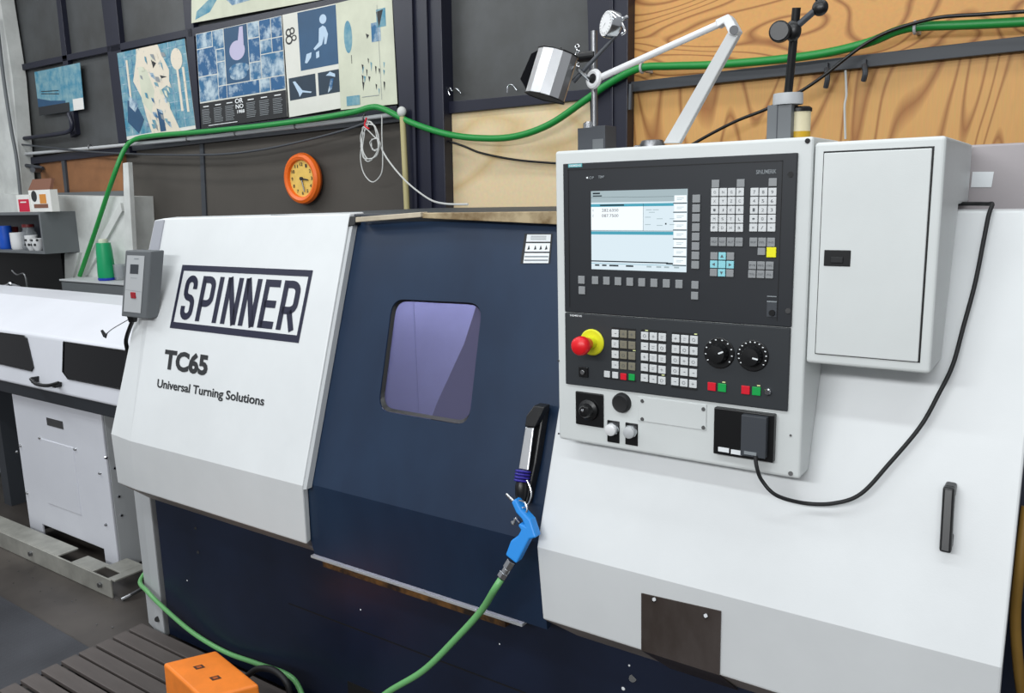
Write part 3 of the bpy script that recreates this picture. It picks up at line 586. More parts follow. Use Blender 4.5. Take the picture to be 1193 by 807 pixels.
# grab handle on the right cover
h0, h1 = oP(1105, 572, UP, .035), oP(1101, 640, UP, .035); dn = Vector((0, .035, 0))
m = MB().use(BLACK); ax = (h1-h0).normalized(); m.prism([h0+Vector((-.0095, 0, 0))-ax*.006, h0+Vector((.0095, 0, 0))-ax*.006, h1+Vector((.0095, 0, 0))+ax*.006, h1+Vector((-.0095, 0, 0))+ax*.006], (0, .016, .0))
for hp in (h0+ax*.006, h1-ax*.006): m.prism([hp+Vector((-.009, .01, .012)), hp+Vector((.009, .01, .012)), hp+Vector((.009, .01, -.012)), hp+Vector((-.009, .01, -.012))], (0, .03, 0))
m.build('grab_handle', parent=LM, bevel=.004)
# plinth
PY = 1.636; px0 = -2.785
MB().use(PLINTH).prism([(px0+.02, PY, .02), (px0+.02, 2.5, .02), (px0+.02, 2.5, .60), (px0+.02, PY, .60)], (3.1, 0, 0)).build('plinth', parent=LM)
g0, g1 = oY(336, 702, PY-.001), oY(640, 817, PY-.001); m = MB().use(DARK); m.prism([g0, g1, g1+Vector((0, 0, -.004)), g0+Vector((0, 0, -.004))], (0, .004, 0)); m.build('panel_groove', parent=LM)
m = MB().use(DARK); a, b2 = oY(405, 793, PY-.001), oY(450, 803, PY-.001); m.box((a.x, PY-.002, a.z-.06), (b2.x, PY+.002, a.z)); m.build('vent_slot', parent=LM)
m = MB().use(DARK)
for x, y in ((228, 615), (231, 643)): m.cyl(oY(x, y, PY+.003), oY(x, y, PY-.002), .005, seg=12)
m.build('screw_holes', parent=LM)
m = MB().use(BLACK)
for x, y in ((737, 790),): m.cyl(oY(x, y, PY+.003), oY(x, y, PY-.003), .009, seg=16)
m.build('plug', parent=LM)
m = MB().use(LET)
for x, y, s in ((218, 676, .003), (420, 710, .003), (726, 802, .005), (733, 775, .003), (582, 750, .0025)): m.sphere(oY(x, y, PY), s, (1, .3, 1), 8)
m.build('paint_chips', parent=LM)
# corner post
pb = oZ(173, 726, 0); pz = .62
m = MB().use(LGREY).prism([(-2.782, PY-.012, 0.0), (-2.845, PY-.006, 0), (pb.x, pb.y, 0), (pb.x, pb.y+.02, 0), (-2.80, PY+.04, 0)], (0, 0, pz))
m.use(LGREY)
m.build('corner_post', parent=LM, bevel=.006)
m = MB().use(DARK).cyl(oY(183.5, 721, PY-.005), oY(183.5, 721, PY-.014), .011, seg=16).build('post_bolt', parent=LM)
# drip tray
t0, t1 = oY(366, 643, 1.60), oY(612, 724, 1.60)
MB().use(LGREY).box((t0.x, 1.585, t0.z-.012), (t1.x, 1.70, t0.z-.004)).build('tray_lip', parent=LM, bevel=.001)
MB().use(RUST).box((t0.x+.04, 1.595, t0.z-.036), (t1.x-.06, PY, t0.z-.012)).build('drip_tray', parent=LM, bevel=.001)
# logo and lettering
LQ = [oP(x, y, UP, .0012) for x, y in ((212.5, 308.3), (364.6, 314.7), (347.8, 399.5), (197.7, 381.8))]
def LP(u, v): return (LQ[0]*(1-u)+LQ[1]*u)*(1-v)+(LQ[3]*(1-u)+LQ[2]*u)*v
lg = MB().use(mat('logo_navy', '#23253a', .4))
def rr(u0, v0, u1, v1): lg.poly([LP(u0, v0), LP(u1, v0), LP(u1, v1), LP(u0, v1)])
rr(0, 0, 1, .09); rr(0, .90, 1, 1); rr(0, .09, .022, .90); rr(.978, .09, 1, .90)
AS = 3.1
def stroke(pts, w):         # ribbon through points (u,v), w in units of height
    P2 = []
    for u, v in pts:
        q = Vector((u*AS, v))
        if not P2 or (q-P2[-1]).length > .004: P2.append(q)
    n = len(P2); Lf, Rt = [], []
    for i in range(n):
        d0 = (P2[i]-P2[i-1]).normalized() if i else (P2[1]-P2[0]).normalized(); d1 = (P2[i+1]-P2[i]).normalized() if i < n-1 else d0
        nn = Vector((-(d0+d1).y, (d0+d1).x)).normalized(); k = w/2/max(.35, nn.dot(Vector((-d0.y, d0.x)))); Lf.append(P2[i]+nn*k); Rt.append(P2[i]-nn*k)
    for i in range(n-1): lg.poly([LP(q.x/AS, q.y) for q in (Lf[i], Lf[i+1], Rt[i+1], Rt[i])])
def arc(cu, cv, ru, rv, a0, a1, n=8): return [(cu+ru*math.cos(math.radians(a0+(a1-a0)*i/n)), cv+rv*math.sin(math.radians(a0+(a1-a0)*i/n))) for i in range(n+1)]
t_, b_, w_ = .21, .80, .105; hw = w_/2/AS
mid = .505
# S
u0, u1 = .060+hw, .165-hw
stroke([(u1, t_+.16)]+arc((u0+u1)/2, t_+.10, (u1-u0)/2, .10, 0, -180)+arc((u0+u1)/2, mid-.10, (u1-u0)/2, .10, 180, 90, 4)+arc((u0+u1)/2, mid+.10, (u1-u0)/2, .10, -90, 0, 4)+arc((u0+u1)/2, b_-.10, (u1-u0)/2, .10, 0, 180)+[(u0, b_-.16)], w_)
def bowl(u0, u1):
    stroke([(u0, t_), ((u0+u1)/2, t_)]+arc((u0+u1)/2, t_+.10, (u1-u0)/2, .10, -90, 0, 5)+[(u1, mid-.04)]+arc((u0+u1)/2, mid-.03, (u1-u0)/2, .10, 0, 90, 5)+[(u0, mid+.07)], w_)
def vert(u, a=None, b=None): stroke([(u, (t_-w_/2) if a is None else a), (u, (b_+w_/2) if b is None else b)], w_)
u0, u1 = .20+hw, .315-hw; vert(u0); bowl(u0, u1)
vert(.355)
for base in (.405, .545):
    u0, u1 = base+hw, base+.118-hw; vert(u0); vert(u1); stroke([(u0, t_-w_/2), (u1, b_+w_/2)], w_*1.05)
u0, u1 = .69+hw, .80; vert(u0); stroke([(u0, t_), (u1, t_)], w_); stroke([(u0, mid), (u1-.008, mid)], w_); stroke([(u0, b_), (u1, b_)], w_)
u0, u1 = .825+hw, .945-hw; vert(u0); bowl(u0, u1); stroke([(u0+.05, mid+.07), (u1+.004, b_+w_/2)], w_)
lgo = lg.build('logo', parent=LM); lgo['label'] = 'boxed dark SPINNER logo'
tx = MB().use(LEG); text_mesh(tx, 'TC65', [oP(x, y, UP, .001) for x, y in ((193, 406), (243.5, 413), (241, 438), (190, 429.5))], off=.045); tx.build('model_lettering', parent=LM)
tx = MB().use(LEG); text_mesh(tx, 'Universal Turning Solutions', [oP(x, y, UP, .001) for x, y in ((184, 441), (308.5, 461.5), (307, 476), (182.5, 454))], off=.022); tx.build('slogan_lettering', parent=LM)

# door handle (taped bar) ---------------------------------------------------
D_ = lambda x, y, o: oP(x, y, DU, o)
hd = bpy.data.objects.new('door_handle', None)
m = MB().use(BLACK); m.prism([D_(622, 474, .03), D_(634, 476, .03), D_(624, 540, .03), D_(613, 590, .03), D_(606, 588, .03), D_(612, 520, .03)], (0, .028, 0))
hd = m.build('handle', parent=door, bevel=.004)
MB().use(BLACK).prism([D_(611, 497, .052), D_(613, 484, .052), D_(622, 472, .052), D_(634, 475, .052), D_(630, 482, .052), D_(622, 498, .052)], (0, .035, 0)).build('handle_top', parent=hd, bevel=.003) if False else None
m = MB().use(BLACK); m.prism([D_(611, 497, .055), D_(613, 484, .055), D_(622, 472, .055), D_(634, 474, .055), D_(622, 498, .055)], (0, .03, 0)); m.build('handle_cap', parent=door, bevel=.003)
m = MB().use(ALU).prism([D_(612, 497, .05), D_(621.5, 498, .05), D_(615, 548, .05), D_(604, 546, .05)], (0, .006, 0)); m.build('handle_strip', parent=door, bevel=.002)
m = MB().use(PURP)
for k in range(4): m.torus(D_(609.5-.5*k, 549+3.6*k, .042), ax, .0165, .0028, 20)
m.build('wire_wrap', parent=door, smooth=True)
m = MB().use(BLACK).lathe(D_(608, 561, .042), D_(607, 590, .035)-D_(608, 561, .042), [(.013, 0), (.016, .01), (.015, .03), (.008, .05)], 16); m.build('handle_end', parent=door, smooth=True)
m = MB().use(CHROME).tube([D_(x, y, .058) for x, y in ((614, 559), (619, 572), (617, 584), (611, 591), (604, 590), (600, 586), (605, 583), (612, 586), (614, 594), (610, 601))], .0022, 8); m.build('hanging_ring', parent=door, smooth=True)

# blow gun + hose ------------------------------------------------------------
gz = lambda x, y, o=.055: oP(x, y, DU, o)
Gp = lambda zx, zy, o=.055: oP(540+zx/3.366, 460+zy/3.366, DU, o)
gun = thing('air_blow_gun', Gp(185, 645), 'blue air blow gun hanging from the door handle ring', 'tool')
out = [(186, 420), (203, 407), (226, 452), (262, 492), (284, 560), (256, 566), (206, 662), (163, 628), (184, 572), (212, 552), (224, 530), (212, 512), (220, 503), (238, 512), (228, 488), (205, 462)]
MB().use(BLUE).prism([Gp(x, y, .068) for x, y in out], (0, .024, 0)).build('body', parent=gun, bevel=.004)
MB().use(CHROME).cyl(Gp(196, 416), Gp(168, 388), .005, .0035, 12).build('nozzle', parent=gun, smooth=True)
MB().use(CHROME).tube([Gp(222, 500, .056), Gp(205, 485, .056), Gp(196, 505, .056), Gp(190, 495, .056)], .0035, 8).build('trigger', parent=gun, smooth=True)
a_, b_2 = Gp(190, 650), Gp(150, 715)
MB().use(CHROME).cyl(a_, a_.lerp(b_2, .45), .012, seg=6).cyl(a_.lerp(b_2, .45), a_.lerp(b_2, .7), .0095, seg=16).cyl(a_.lerp(b_2, .7), b_2, .0125, seg=6).build('coupling', parent=gun, bevel=.001)
hp = [Gp(148, 722), Gp(120, 765), oY(560, 712, 1.46), oY(530, 745, 1.46), oY(493, 781, 1.45), oY(452, 806, 1.44), oY(415, 835, 1.45), oY(385, 838, 1.48), oY(350, 807, 1.55)+Vector((0.03, 0, -.03)), oY(340, 789, 1.58), oY(300, 773, 1.60), oY(262, 759, 1.612), oY(225, 737, 1.605), oY(192, 709, 1.595), oY(172, 689, 1.60), oY(163.5, 676, 1.65), Vector((-3.0, 1.75, .2)), Vector((-3.0, 1.82, .1))]
tag(MB().use(LHOSE).tube(hp, .0085, 12, 8).build('air_line', smooth=True), 'pale green air line sagging from the blow gun to the machine corner', 'hose')

# =================================================================== CONTROL PENDANT
PYF = 1.5235
CP = thing('control_panel', (-.665, 1.6, 1.107), 'white operator control panel with screen, keypad and emergency stop', 'control panel')
X0, X1, Z0, Z1 = -.930, -.3985, 1.107, 1.738
MB().use(PANELW).prism([(X0, PYF, Z0), (X0, 1.584, Z0), (X0, 1.715, 1.49), (X0, 1.715, Z1), (X0, PYF, Z1)], (X1-X0, 0, 0)).build('housing', parent=CP, bevel=.006, seg=3)
pp = lambda x, y, o=0.0: oY(x, y, PYF-o)
def PX(x, y, y0=PYF): return oY(x, y, y0)
ua, ub = PX(657.7, 193.3), PX(930.4, 181.3); la, lb = PX(660, 446.7), PX(917.8, 478)
UXa, UXb, UZt = -.907, -.424, 1.711; SPZ = 1.397; LZb = 1.238
op = MB().use(BEZEL).box((UXa, PYF-.006, SPZ+.001), (UXb, PYF+.004, UZt)).build('operator_panel', parent=CP, bevel=.0015)
mp = MB().use(BEZEL2).box((UXa, PYF-.006, LZb), (UXb-.001, PYF+.004, SPZ-.001)).build('machine_keypad', parent=CP, bevel=.0015)
m = MB().use(BEZEL)
fy = PYF-.0065
for (xa, za, xb, zb2) in ((UXa+.012, UZt-.012, UXb-.025, UZt-.0135), (UXa+.012, SPZ+.012, UXa+.0135, UZt-.012), (UXb-.026, SPZ+.012, UXb-.025, UZt-.012)): m.use(DARK).box((xa, fy-.0004, min(za, zb2)), (xb, fy+.0005, max(za, zb2)))
m.build('bezel_groove', parent=op)
m = MB().use(BLACK)
for x, y in ((921, 203), (918, 362)): m.cyl(pp(x, y, .005), pp(x, y, .008), .005, seg=16)
m.build('bezel_screws', parent=op)
m = MB().use(mat('brand_cyan', '#5fb0b4', .5)).box((PX(664, 195).x, fy-.0006, UZt-.008), (PX(680, 195).x, fy+.001, UZt-.001))
m.box((PX(666, 369).x, fy-.0006, SPZ-.010), (PX(680, 369).x, fy+.001, SPZ-.0025)) if False else None
m.use(LET)
def wtext(mb, s, xa, xb, zt, zb_, y=fy-.0004, off=.01):
    text_mesh(mb, s, [(xa, y, zt), (xb, y, zt), (xb, y, zb_), (xa, y, zb_)], off=off)
wtext(m, 'SIEMENS', PX(665.5, 195).x, PX(679, 195).x, UZt-.0025, UZt-.0065, fy-.0004)
m.use(GREYL); wtext(m, 'SINUMERIK', PX(882.5, 200).x, PX(906, 200).x, PX(894, 197.5).z, PX(894, 202.5).z)
m.use(LET).box((PX(685, 207).x, fy-.0004, PX(685, 208).z), (PX(687, 207).x, fy, PX(685, 206).z)); m.use(GREYL); wtext(m, 'OP', PX(688.5, 207).x, PX(694, 207).x, PX(690, 205.5).z, PX(690, 208.5).z); wtext(m, 'TEMP', PX(699, 206).x, PX(706, 206).x, PX(702, 204.5).z, PX(702, 207.5).z)
m.build('panel_lettering', parent=op)
m = MB().use(LET); wtext(m, 'SIEMENS', PX(666, 369).x, PX(680, 369).x, SPZ-.0035, SPZ-.0075); m.build('brand_lettering', parent=mp)
# screen
SCR = [PX(x, y, fy) for x, y in ((688.5, 222), (800.5, 220.5), (800, 317.5), (689.5, 313))]
sx0, sx1, sz1, sz0 = (SCR[0].x+SCR[3].x)/2, (SCR[1].x+SCR[2].x)/2, (SCR[0].z+SCR[1].z)/2, (SCR[2].z+SCR[3].z)/2
def em(n, c, s=1.0): return mat(n, '#101010', .2, emit=c, estr=s)
E1, E2, E3, E4, E5 = em('screen_pale', '#dcecf4', 1.0), em('screen_cyan', '#52b4cc', .8), em('screen_dark', '#20343c', .6), em('screen_white', '#f2fbff', 1.05), em('screen_grey', '#b8ccd2', .8)
m = MB().use(E1).box((sx0, fy-.0006, sz0), (sx1, fy+.001, sz1)); lift = [fy-.0006]
def sr(u0, v0, u1, v1, mm, lv=1):
    m.use(mm); y = fy-.0006-.0002*lv; m.poly([(sx0+(sx1-sx0)*u, y, sz1+(sz0-sz1)*v) for u, v in ((u0, v0), (u1, v0), (u1, v1), (u0, v1))])
sr(0, .0, 1, .145, E5); sr(.02, .02, .1, .04, E3, 2); sr(.02, .055, .12, .07, E3, 2); sr(0, .08, .41, .083, E3, 2); sr(.41, .085, .868, .088, E3, 2)
sr(0, .165, .868, .2, E2); sr(.1, .172, .36, .19, E3, 2); sr(.56, .165, .563, .5, E3, 2); sr(0, .2, .56, .49, E4); sr(0, .5, .868, .505, E3, 2); sr(0, .51, .868, .55, E2); sr(0, .885, .82, .9, E3, 2); sr(.8, .89, .868, .91, E3, 2); sr(0, .92, 1, .925, E2, 2); sr(.63, .2, .868, .2, E2)
for i in range(8):
    v = .045+i*.107+.03; sr(.875, v, .995, v+.085, E4, 2); sr(.865, v+.088, 1, v+.1, E3, 3)
    sr(.9, v+.03, .97, v+.036, E5, 3); sr(.9, v+.048, .95, v+.054, E5, 3)
for u in (.04, .12, .2, .25, .38, .41, .6, .7, .78, .88): sr(u, .935, u+.05, .955, E5 if u > .5 else E3, 2)
sr(.785, .405, .8, .425, E3, 2)
for u, v in ((.59, .24), (.66, .24), (.62, .27), (.58, .33), (.7, .35), (.83, .35), (.58, .42), (.7, .43), (.83, .42)): sr(u, v, u+.06, v+.008, E5, 2)
def stx(s, u0, v0, u1, v1, mm=E3):
    m.use(mm); y = fy-.0012; X = lambda u: sx0+(sx1-sx0)*u; Z = lambda v: sz1+(sz0-sz1)*v
    text_mesh(m, s, [(X(u0), y, Z(v0)), (X(u1), y, Z(v0)), (X(u1), y, Z(v1)), (X(u0), y, Z(v1))], lift=Vector())
ER = em('screen_text', '#6a5560', .5)
stx('X', .015, .23, .03, .258, ER); stx('282.6350', .12, .225, .3, .262, ER); stx('Z', .015, .298, .03, .325, ER); stx('087.7500', .12, .293, .3, .33, ER)
m.build('screen', parent=op)
# keys
KY = fy
def keymesh(w, h, mm, d=.0025):
    me = MB().use(mm).box((-w/2, -d, -h/2), (w/2, 0.0005, h/2)); return me
def key_proto(name, w, h, mm, parent, first, d=.0025, bev=.0008):
    mb = keymesh(w, h, mm, d); mb.mats = [mm]
    o = mb.build(name, parent=parent, bevel=bev, loc=Vector((0, 0, 0))); o.location = Vector(first)-wl(parent); return o
def grid(name, parent, TL, TR, BL, BR, nc, nr, w, h, mm, skip=(), d=.0025, pick=None, fx=.9, fz=.9):
    pr = None; pos = []
    TL, TR, BL, BR = [PX(*q, KY) for q in (TL, TR, BL, BR)]
    if nc > 1 and fx: w = (TR-TL).length/(nc-1)*fx
    if nr > 1 and fz: h = (TL-BL).length/(nr-1)*fz
    for r in range(nr):
        for c in range(nc):
            if (r, c) in skip: continue
            u = c/max(nc-1, 1); v = r/max(nr-1, 1); p = (TL*(1-u)+TR*u)*(1-v)+(BL*(1-u)+BR*u)*v; p.y = KY
            mk = pick(r, c) if pick else mm
            if pick: o = key_proto(name, w, h, mk, parent, p, d)
            elif pr is None: pr = o = key_proto(name, w, h, mm, parent, p, d)
            else: o = dup(pr, p)
            pos.append((r, c, p))
    return pos
sc_ = PX(812, 270).x-PX(811, 270).x; sv_ = .00178
def single(name, parent, x, y, w, h, mm): p = PX(x, y, KY); p.y = KY; key_proto(name, w, h, mm, parent, p)
SK = .0155
grid('soft_key', op, (811.6, 231.4), (811.6, 231.4), (810.3, 308.4), (810.3, 308.4), 1, 8, SK, .0185, KEYG, fz=.84)
grid('soft_key', op, (810, 331.8), (810, 331.8), (809.6, 344.3), (809.6, 344.3), 1, 2, .0145, .0165, KEYG, fz=.72)
grid('soft_key', op, (693.7, 326.3), (791.4, 330.7), (693.7, 326.3), (791.4, 330.7), 8, 1, .0155, .0165, KEYG, fx=.56)
grid('soft_key', op, (677.8, 325.8), (677.8, 325.8), (678.3, 338.0), (678.3, 338.0), 1, 2, .0155, .0165, KEYG, fz=.75)
leg = MB().use(mat('legend_grey', '#5c6064', .6))
KL = KY-.0029
def legend(p, s, w=.0042, h=.005):
    text_mesh(leg, s, [(p.x-w/2, KL, p.z+h/2), (p.x+w/2, KL, p.z+h/2), (p.x+w/2, KL, p.z-h/2), (p.x-w/2, KL, p.z-h/2)], lift=Vector((0, -.0001, 0)))
ps = grid('letter_key', op, (833.4, 223.8), (862.6, 223.5), (832.4, 265), (861.6, 265.3), 4, 5, .0148, .0178, KEYW)
for r, c, p in ps: legend(p, ['ONGP', 'XYZC', 'IJKR', 'MSTL', 'FDHB'][r][c])
single('letter_key', op, 833.9, 214, .0148, .0145, KEYG); single('letter_key', op, 863.3, 213.3, .0148, .0145, KEYG); single('letter_key', op, 900.6, 212.2, .0148, .0145, KEYG)
ps = grid('number_key', op, (879.4, 223.5), (900.2, 223.5), (878.0, 265), (898.9, 265), 3, 5, .0155, .0178, KEYW)
for r, c, p in ps: legend(p, ['789', '456', '123', '-0.', '=/*'][r][c], h=.006 if r < 3 or c == 1 else .003)
ps = grid('function_key', op, (832.3, 281.4), (861.2, 281.8), (832.3, 281.4), (861.2, 281.8), 4, 1, .0152, .0165, KEYG)
ps += grid('function_key', op, (878.1, 281.9), (898.5, 282.1), (878.1, 281.9), (898.5, 282.1), 3, 1, .0155, .0165, KEYG)
ps += grid('function_key', op, (877, 308.8), (897.0, 309.3), (876.4, 319), (896.5, 319.6), 3, 2, .0152, .0172, KEYG)
for i, (r, c, p) in enumerate(ps): legend(p, ['HELP', 'NEXT', 'ALT', 'CH', 'BKSP', 'DEL', 'INS', 'M', 'PRG', 'OFS', 'TOOL', 'CUST', 'AL'][i], .010, .0035)
single('function_key', op, 887.4, 292.8, .0142, .0135, KEYG)
single('input_key', op, 898.9, 293.8, .0175, .0185, YEL)
ps = grid('arrow_key', op, (832.2, 298), (851.3, 298.3), (831.6, 317.3), (850.6, 318), 3, 3, .0152, .0172, KEYG, pick=lambda r, c: KEYC if (r == 1 or c == 1) else KEYG)
for r, c, p in ps:
    if (r, c) in ((0, 1), (1, 0), (1, 2), (2, 1)):
        dx, dz2 = {(0, 1): (0, 1), (1, 0): (-1, 0), (1, 2): (1, 0), (2, 1): (0, -1)}[(r, c)]; s = .0032
        leg.poly([(p.x+dx*s, KL, p.z+dz2*s), (p.x-dx*s*.8+dz2*s, KL, p.z-dz2*s*.8+dx*s), (p.x-dx*s*.8-dz2*s, KL, p.z-dz2*s*.8-dx*s)])
leg.build('key_legends', parent=op)
# usb flap low right of the operator panel
m = MB().use(DGREY).box((PX(895, 352).x, fy-.001, PX(895, 368).z), (PX(906.5, 352).x, fy+.001, PX(900, 351).z)); m.use(GREYL).box((PX(895, 352).x, fy-.0015, PX(895, 351).z), (PX(906.5, 352).x, fy, PX(900, 350).z)).box((PX(895, 345).x, fy-.0008, PX(895, 345).z), (PX(906, 345).x, fy, PX(900, 344.2).z))
c0 = PX(900, 364, fy); m.use(BLACK).cyl(c0, c0+Vector((0, -.006, 0)), .0055, seg=16); m.build('port_flap', parent=op)
# machine keypad
BK = lambda x, y: (655+x/7.018, 370+y/7.018)
ks = .0138; leg = MB().use(mat('legend_grey', '#5c6064', .6))
allp = []
allp += [(p, c == 0) for r, c, p in grid('push_button', mp, BK(436, 127), BK(572, 138), BK(436, 384), BK(571, 397), 3, 4, ks, ks, KEYW, fx=.84, fz=.72, pick=lambda r, c: KEYW if c == 0 else KEYT)]
allp += [(p, True) for r, c, p in grid('push_button', mp, BK(677, 147), BK(820, 158), BK(675, 490), BK(817, 512), 3, 5, ks, ks, KEYW, fx=.84, fz=.72)]
allp += [(p, True) for r, c, p in grid('push_button', mp, BK(931, 168), BK(1079, 180), BK(924, 520), BK(1071, 540), 3, 5, ks, ks, KEYW, fx=.84, fz=.72)]
rr2 = random.Random(3)
for p, lt in allp:
    k = rr2.random(); s = .003
    if k < .35: leg.poly([(p.x-s, KL, p.z), (p.x+s, KL, p.z+s*.3), (p.x+s, KL, p.z-s*.3)])
    elif k < .6:
        leg.box((p.x-s, KL, p.z-.0004), (p.x+s, KL+.0003, p.z+.0004)); leg.box((p.x-.0004, KL, p.z-s), (p.x+.0004, KL+.0003, p.z+s))
    elif k < .8: leg.box((p.x-s, KL, p.z+.0015), (p.x+s, KL+.0003, p.z+.0022)).box((p.x-s, KL, p.z-.0022), (p.x+s*.6, KL+.0003, p.z-.0015))
    else: leg.torus((p.x, KL, p.z), (0, 1, 0), .003, .0004, 16)
leg.build('button_legends', parent=mp)
for bx, by, mm in ((369, 460, KEYW), (436, 468, KEYW), (503, 480, REDK), (571, 485, GRN)): single('push_button', mp, *BK(bx, by), ks, ks, mm)
for x, y, mm in ((829.5, 450, REDK), (841.5, 451.3, GRN), (868.9, 454, REDK), (881.5, 455.4, GRN)): single('push_button', mp, x, y, .0165, .0165, mm)
# dark slots beneath the button rows and small lamps
m = MB().use(DARK)
for (xa, ya, xb, yb) in ((407, 168, 603, 178), (407, 254, 603, 264), (407, 340, 603, 352), (340, 494, 603, 520), (407, 88, 603, 96), (648, 190, 852, 202), (648, 278, 852, 290), (648, 364, 852, 378), (648, 450, 852, 464), (648, 524, 852, 544), (648, 104, 852, 114), (898, 212, 1110, 222), (898, 300, 1110, 312), (898, 388, 1110, 402), (896, 476, 1106, 492), (892, 566, 1104, 590), (898, 126, 1110, 138)):
    A_, B_ = PX(*BK(xa, ya), KY), PX(*BK(xb, yb), KY); zc = 1.0
    a1 = PX(*BK(xa, ya), KY-.0003); b1 = PX(*BK(xb, ya+(yb-ya)*.8), KY-.0003); a1.z = (a1.z+b1.z)/2; m.box((a1.x, KY-.0008, a1.z-.0015), (b1.x, KY+.0003, a1.z+.0015))
m.build('slot_strip', parent=mp)
for x, y in (BK(692, 103), BK(1093, 134), BK(590, 268), BK(826, 468), (843.5, 445), (884, 449)):
    q = PX(x, y, KY); MB().use(mat('indicator_pale', '#d4d8a0', .4, emit='#e0f090', estr=.25)).box((q.x-.003, KY-.001, q.z-.0009), (q.x+.003, KY, q.z+.0009)).build('indicator_lamp', parent=mp)
# knobs
def rotary(x, y, ang, n, lab):
    c0 = PX(x, y, fy); kn = MB().use(BLACK).lathe(c0, (0, -1, 0), [(.0305, 0), (.0305, .002), (.029, .003)], 40).build('dial_plate', parent=CP)
    mk = MB().use(LET)
    for i in range(n):
        a = math.radians(215-250*i/(n-1)); q = c0+Vector((math.cos(a)*.0265, -.0034, math.sin(a)*.0265)); mk.sphere(q, .0014, (1.3, .2, .9), 8)
    mk.build('dial_marks', parent=kn)
    k = MB().use(BLACK).lathe(c0+Vector((0, -.002, 0)), (0, -1, 0), [(.021, 0), (.020, .004), (.018, .014), (.0165, .018), (.001, .019)], 32)
    k.build('rotary_knob', parent=CP, smooth=True)
    a = math.radians(ang); d = Vector((math.cos(a), 0, math.sin(a))); nrm = Vector((-d.z, 0, d.x)); b0 = c0+Vector((0, -.021, 0))
    mk = MB().use(LET).prism([b0+d*.006+nrm*.0015, b0+d*.0165+nrm*.0015, b0+d*.0165-nrm*.0015, b0+d*.006-nrm*.0015], (0, .002, 0)); mk.build('knob_pointer', parent=CP)
rotary(838, 411, 25, 10, ''); rotary(877, 414, -10, 14, '')
c0 = PX(894.8, 456, fy); MB().use(CHROME).lathe(c0, (0, -1, 0), [(.0065, 0), (.0065, .004), (.005, .006)], 20).build('key_lock', parent=CP)
# emergency stop
c0 = PX(690, 398.5, fy)
es = MB().use(ESY).lathe(c0, (0, -1, 0), [(.0285, 0), (.0285, .002), (.026, .004)], 40).build('emergency_stop', parent=CP)
MB().use(ESY).lathe(c0+Vector((0, -.004, 0)), (0, -1, 0), [(.014, 0), (.0125, .012), (.012, .02)], 28).build('stop_collar', parent=es, smooth=True)
MB().use(RED).lathe(c0+Vector((0, -.02, 0)), (0, -1, 0), [(.013, 0), (.014, .01), (.0185, .018), (.0205, .026), (.0195, .036), (.015, .041), (.001, .043)], 32).build('stop_button', parent=es, smooth=True)
c0 = PX(680.3, 433, fy); m = MB().use(BLACK).box(c0+Vector((-.011, -.004, -.011)), c0+Vector((.011, .001, .011))); m.use(STEEL).cyl(c0+Vector((0, -.004, 0)), c0+Vector((0, -.008, 0)), .0055, seg=20); m.build('key_switch', parent=CP, bevel=.001)
# lower strip items
def W_(x, y): return PX(x, y, PYF)
c0 = W_(687.3, 476.5); m = MB().use(BLACK).box(c0+Vector((-.0345, -.004, -.0375)), c0+Vector((.0345, .001, .0375))); sq_ = m.build('selector_plate', parent=CP, bevel=.003)
MB().use(BLACK).lathe(c0+Vector((0, -.004, 0)), (0, -1, 0), [(.024, 0), (.023, .006), (.016, .01), (.014, .02), (.011, .024), (.001, .025)], 28).build('selector_knob', parent=sq_, smooth=True)
MB().use(CHROME).sphere(c0+Vector((-.003, -.027, .003)), .004).sphere(c0+Vector((.006, -.024, .009)), .0025, seg=10).build('selector_tip', parent=sq_)
c0 = W_(725, 468.7); MB().use(RUBBER).lathe(c0, (0, -1, 0), [(.0215, 0), (.0205, .008), (.017, .012), (.015, .0115), (.001, .012)], 32).build('round_button', parent=CP, smooth=True)
for i, (x, y) in enumerate(((714.8, 503), (736, 506))):
    c0 = W_(x, y); bp_ = MB().use(BLACK).box(c0+Vector((-.0145, -.002, -.0235)), c0+Vector((.0145, .001, .025))).build('button_plate', parent=CP, bevel=.001)
    MB().use(CHROME).lathe(c0+Vector((0, -.002, .008)), (0, -1, 0), [(.014, 0), (.0145, .006), (.0135, .008)], 28).build('button_bezel', parent=bp_)
    MB().use(CERW if i == 0 else LGREY).lathe(c0+Vector((0, -.010, .008)), (0, -1, 0), [(.0128, 0), (.0125, .007), (.009, .009), (.001, .0095)], 28).build('lamp_button', parent=bp_, smooth=True)
b0, b1 = W_(743.5, 462), W_(823, 505); b0.z = W_(743.5, 462).z
zt, zb3 = W_(743.5, 461).z, W_(743.5, 489.5).z
m = MB().use(PANELW).box((b0.x, PYF-.0025, zb3), (b1.x, PYF+.001, zt)); bl = m.build('blanking_plate', parent=CP, bevel=.0012)
m = MB().use(BLACK)
for x, y in ((748.3, 467), (819.5, 476.5), (748.3, 488), (819.5, 498)): m.cyl(PX(x, y, PYF-.0025), PX(x, y, PYF-.004), .004, seg=14)
m.build('plate_screws', parent=bl)
m = MB().use(BLACK)
for x, y in ((650.5, 420), (651, 505), (940.8, 164), (921, 507), (921, 551.5)): m.cyl(W_(x, y), PX(x, y, PYF-.002), .0022 if x < 900 or y == 507 else .0045, seg=12)
m.build('housing_screws', parent=CP)
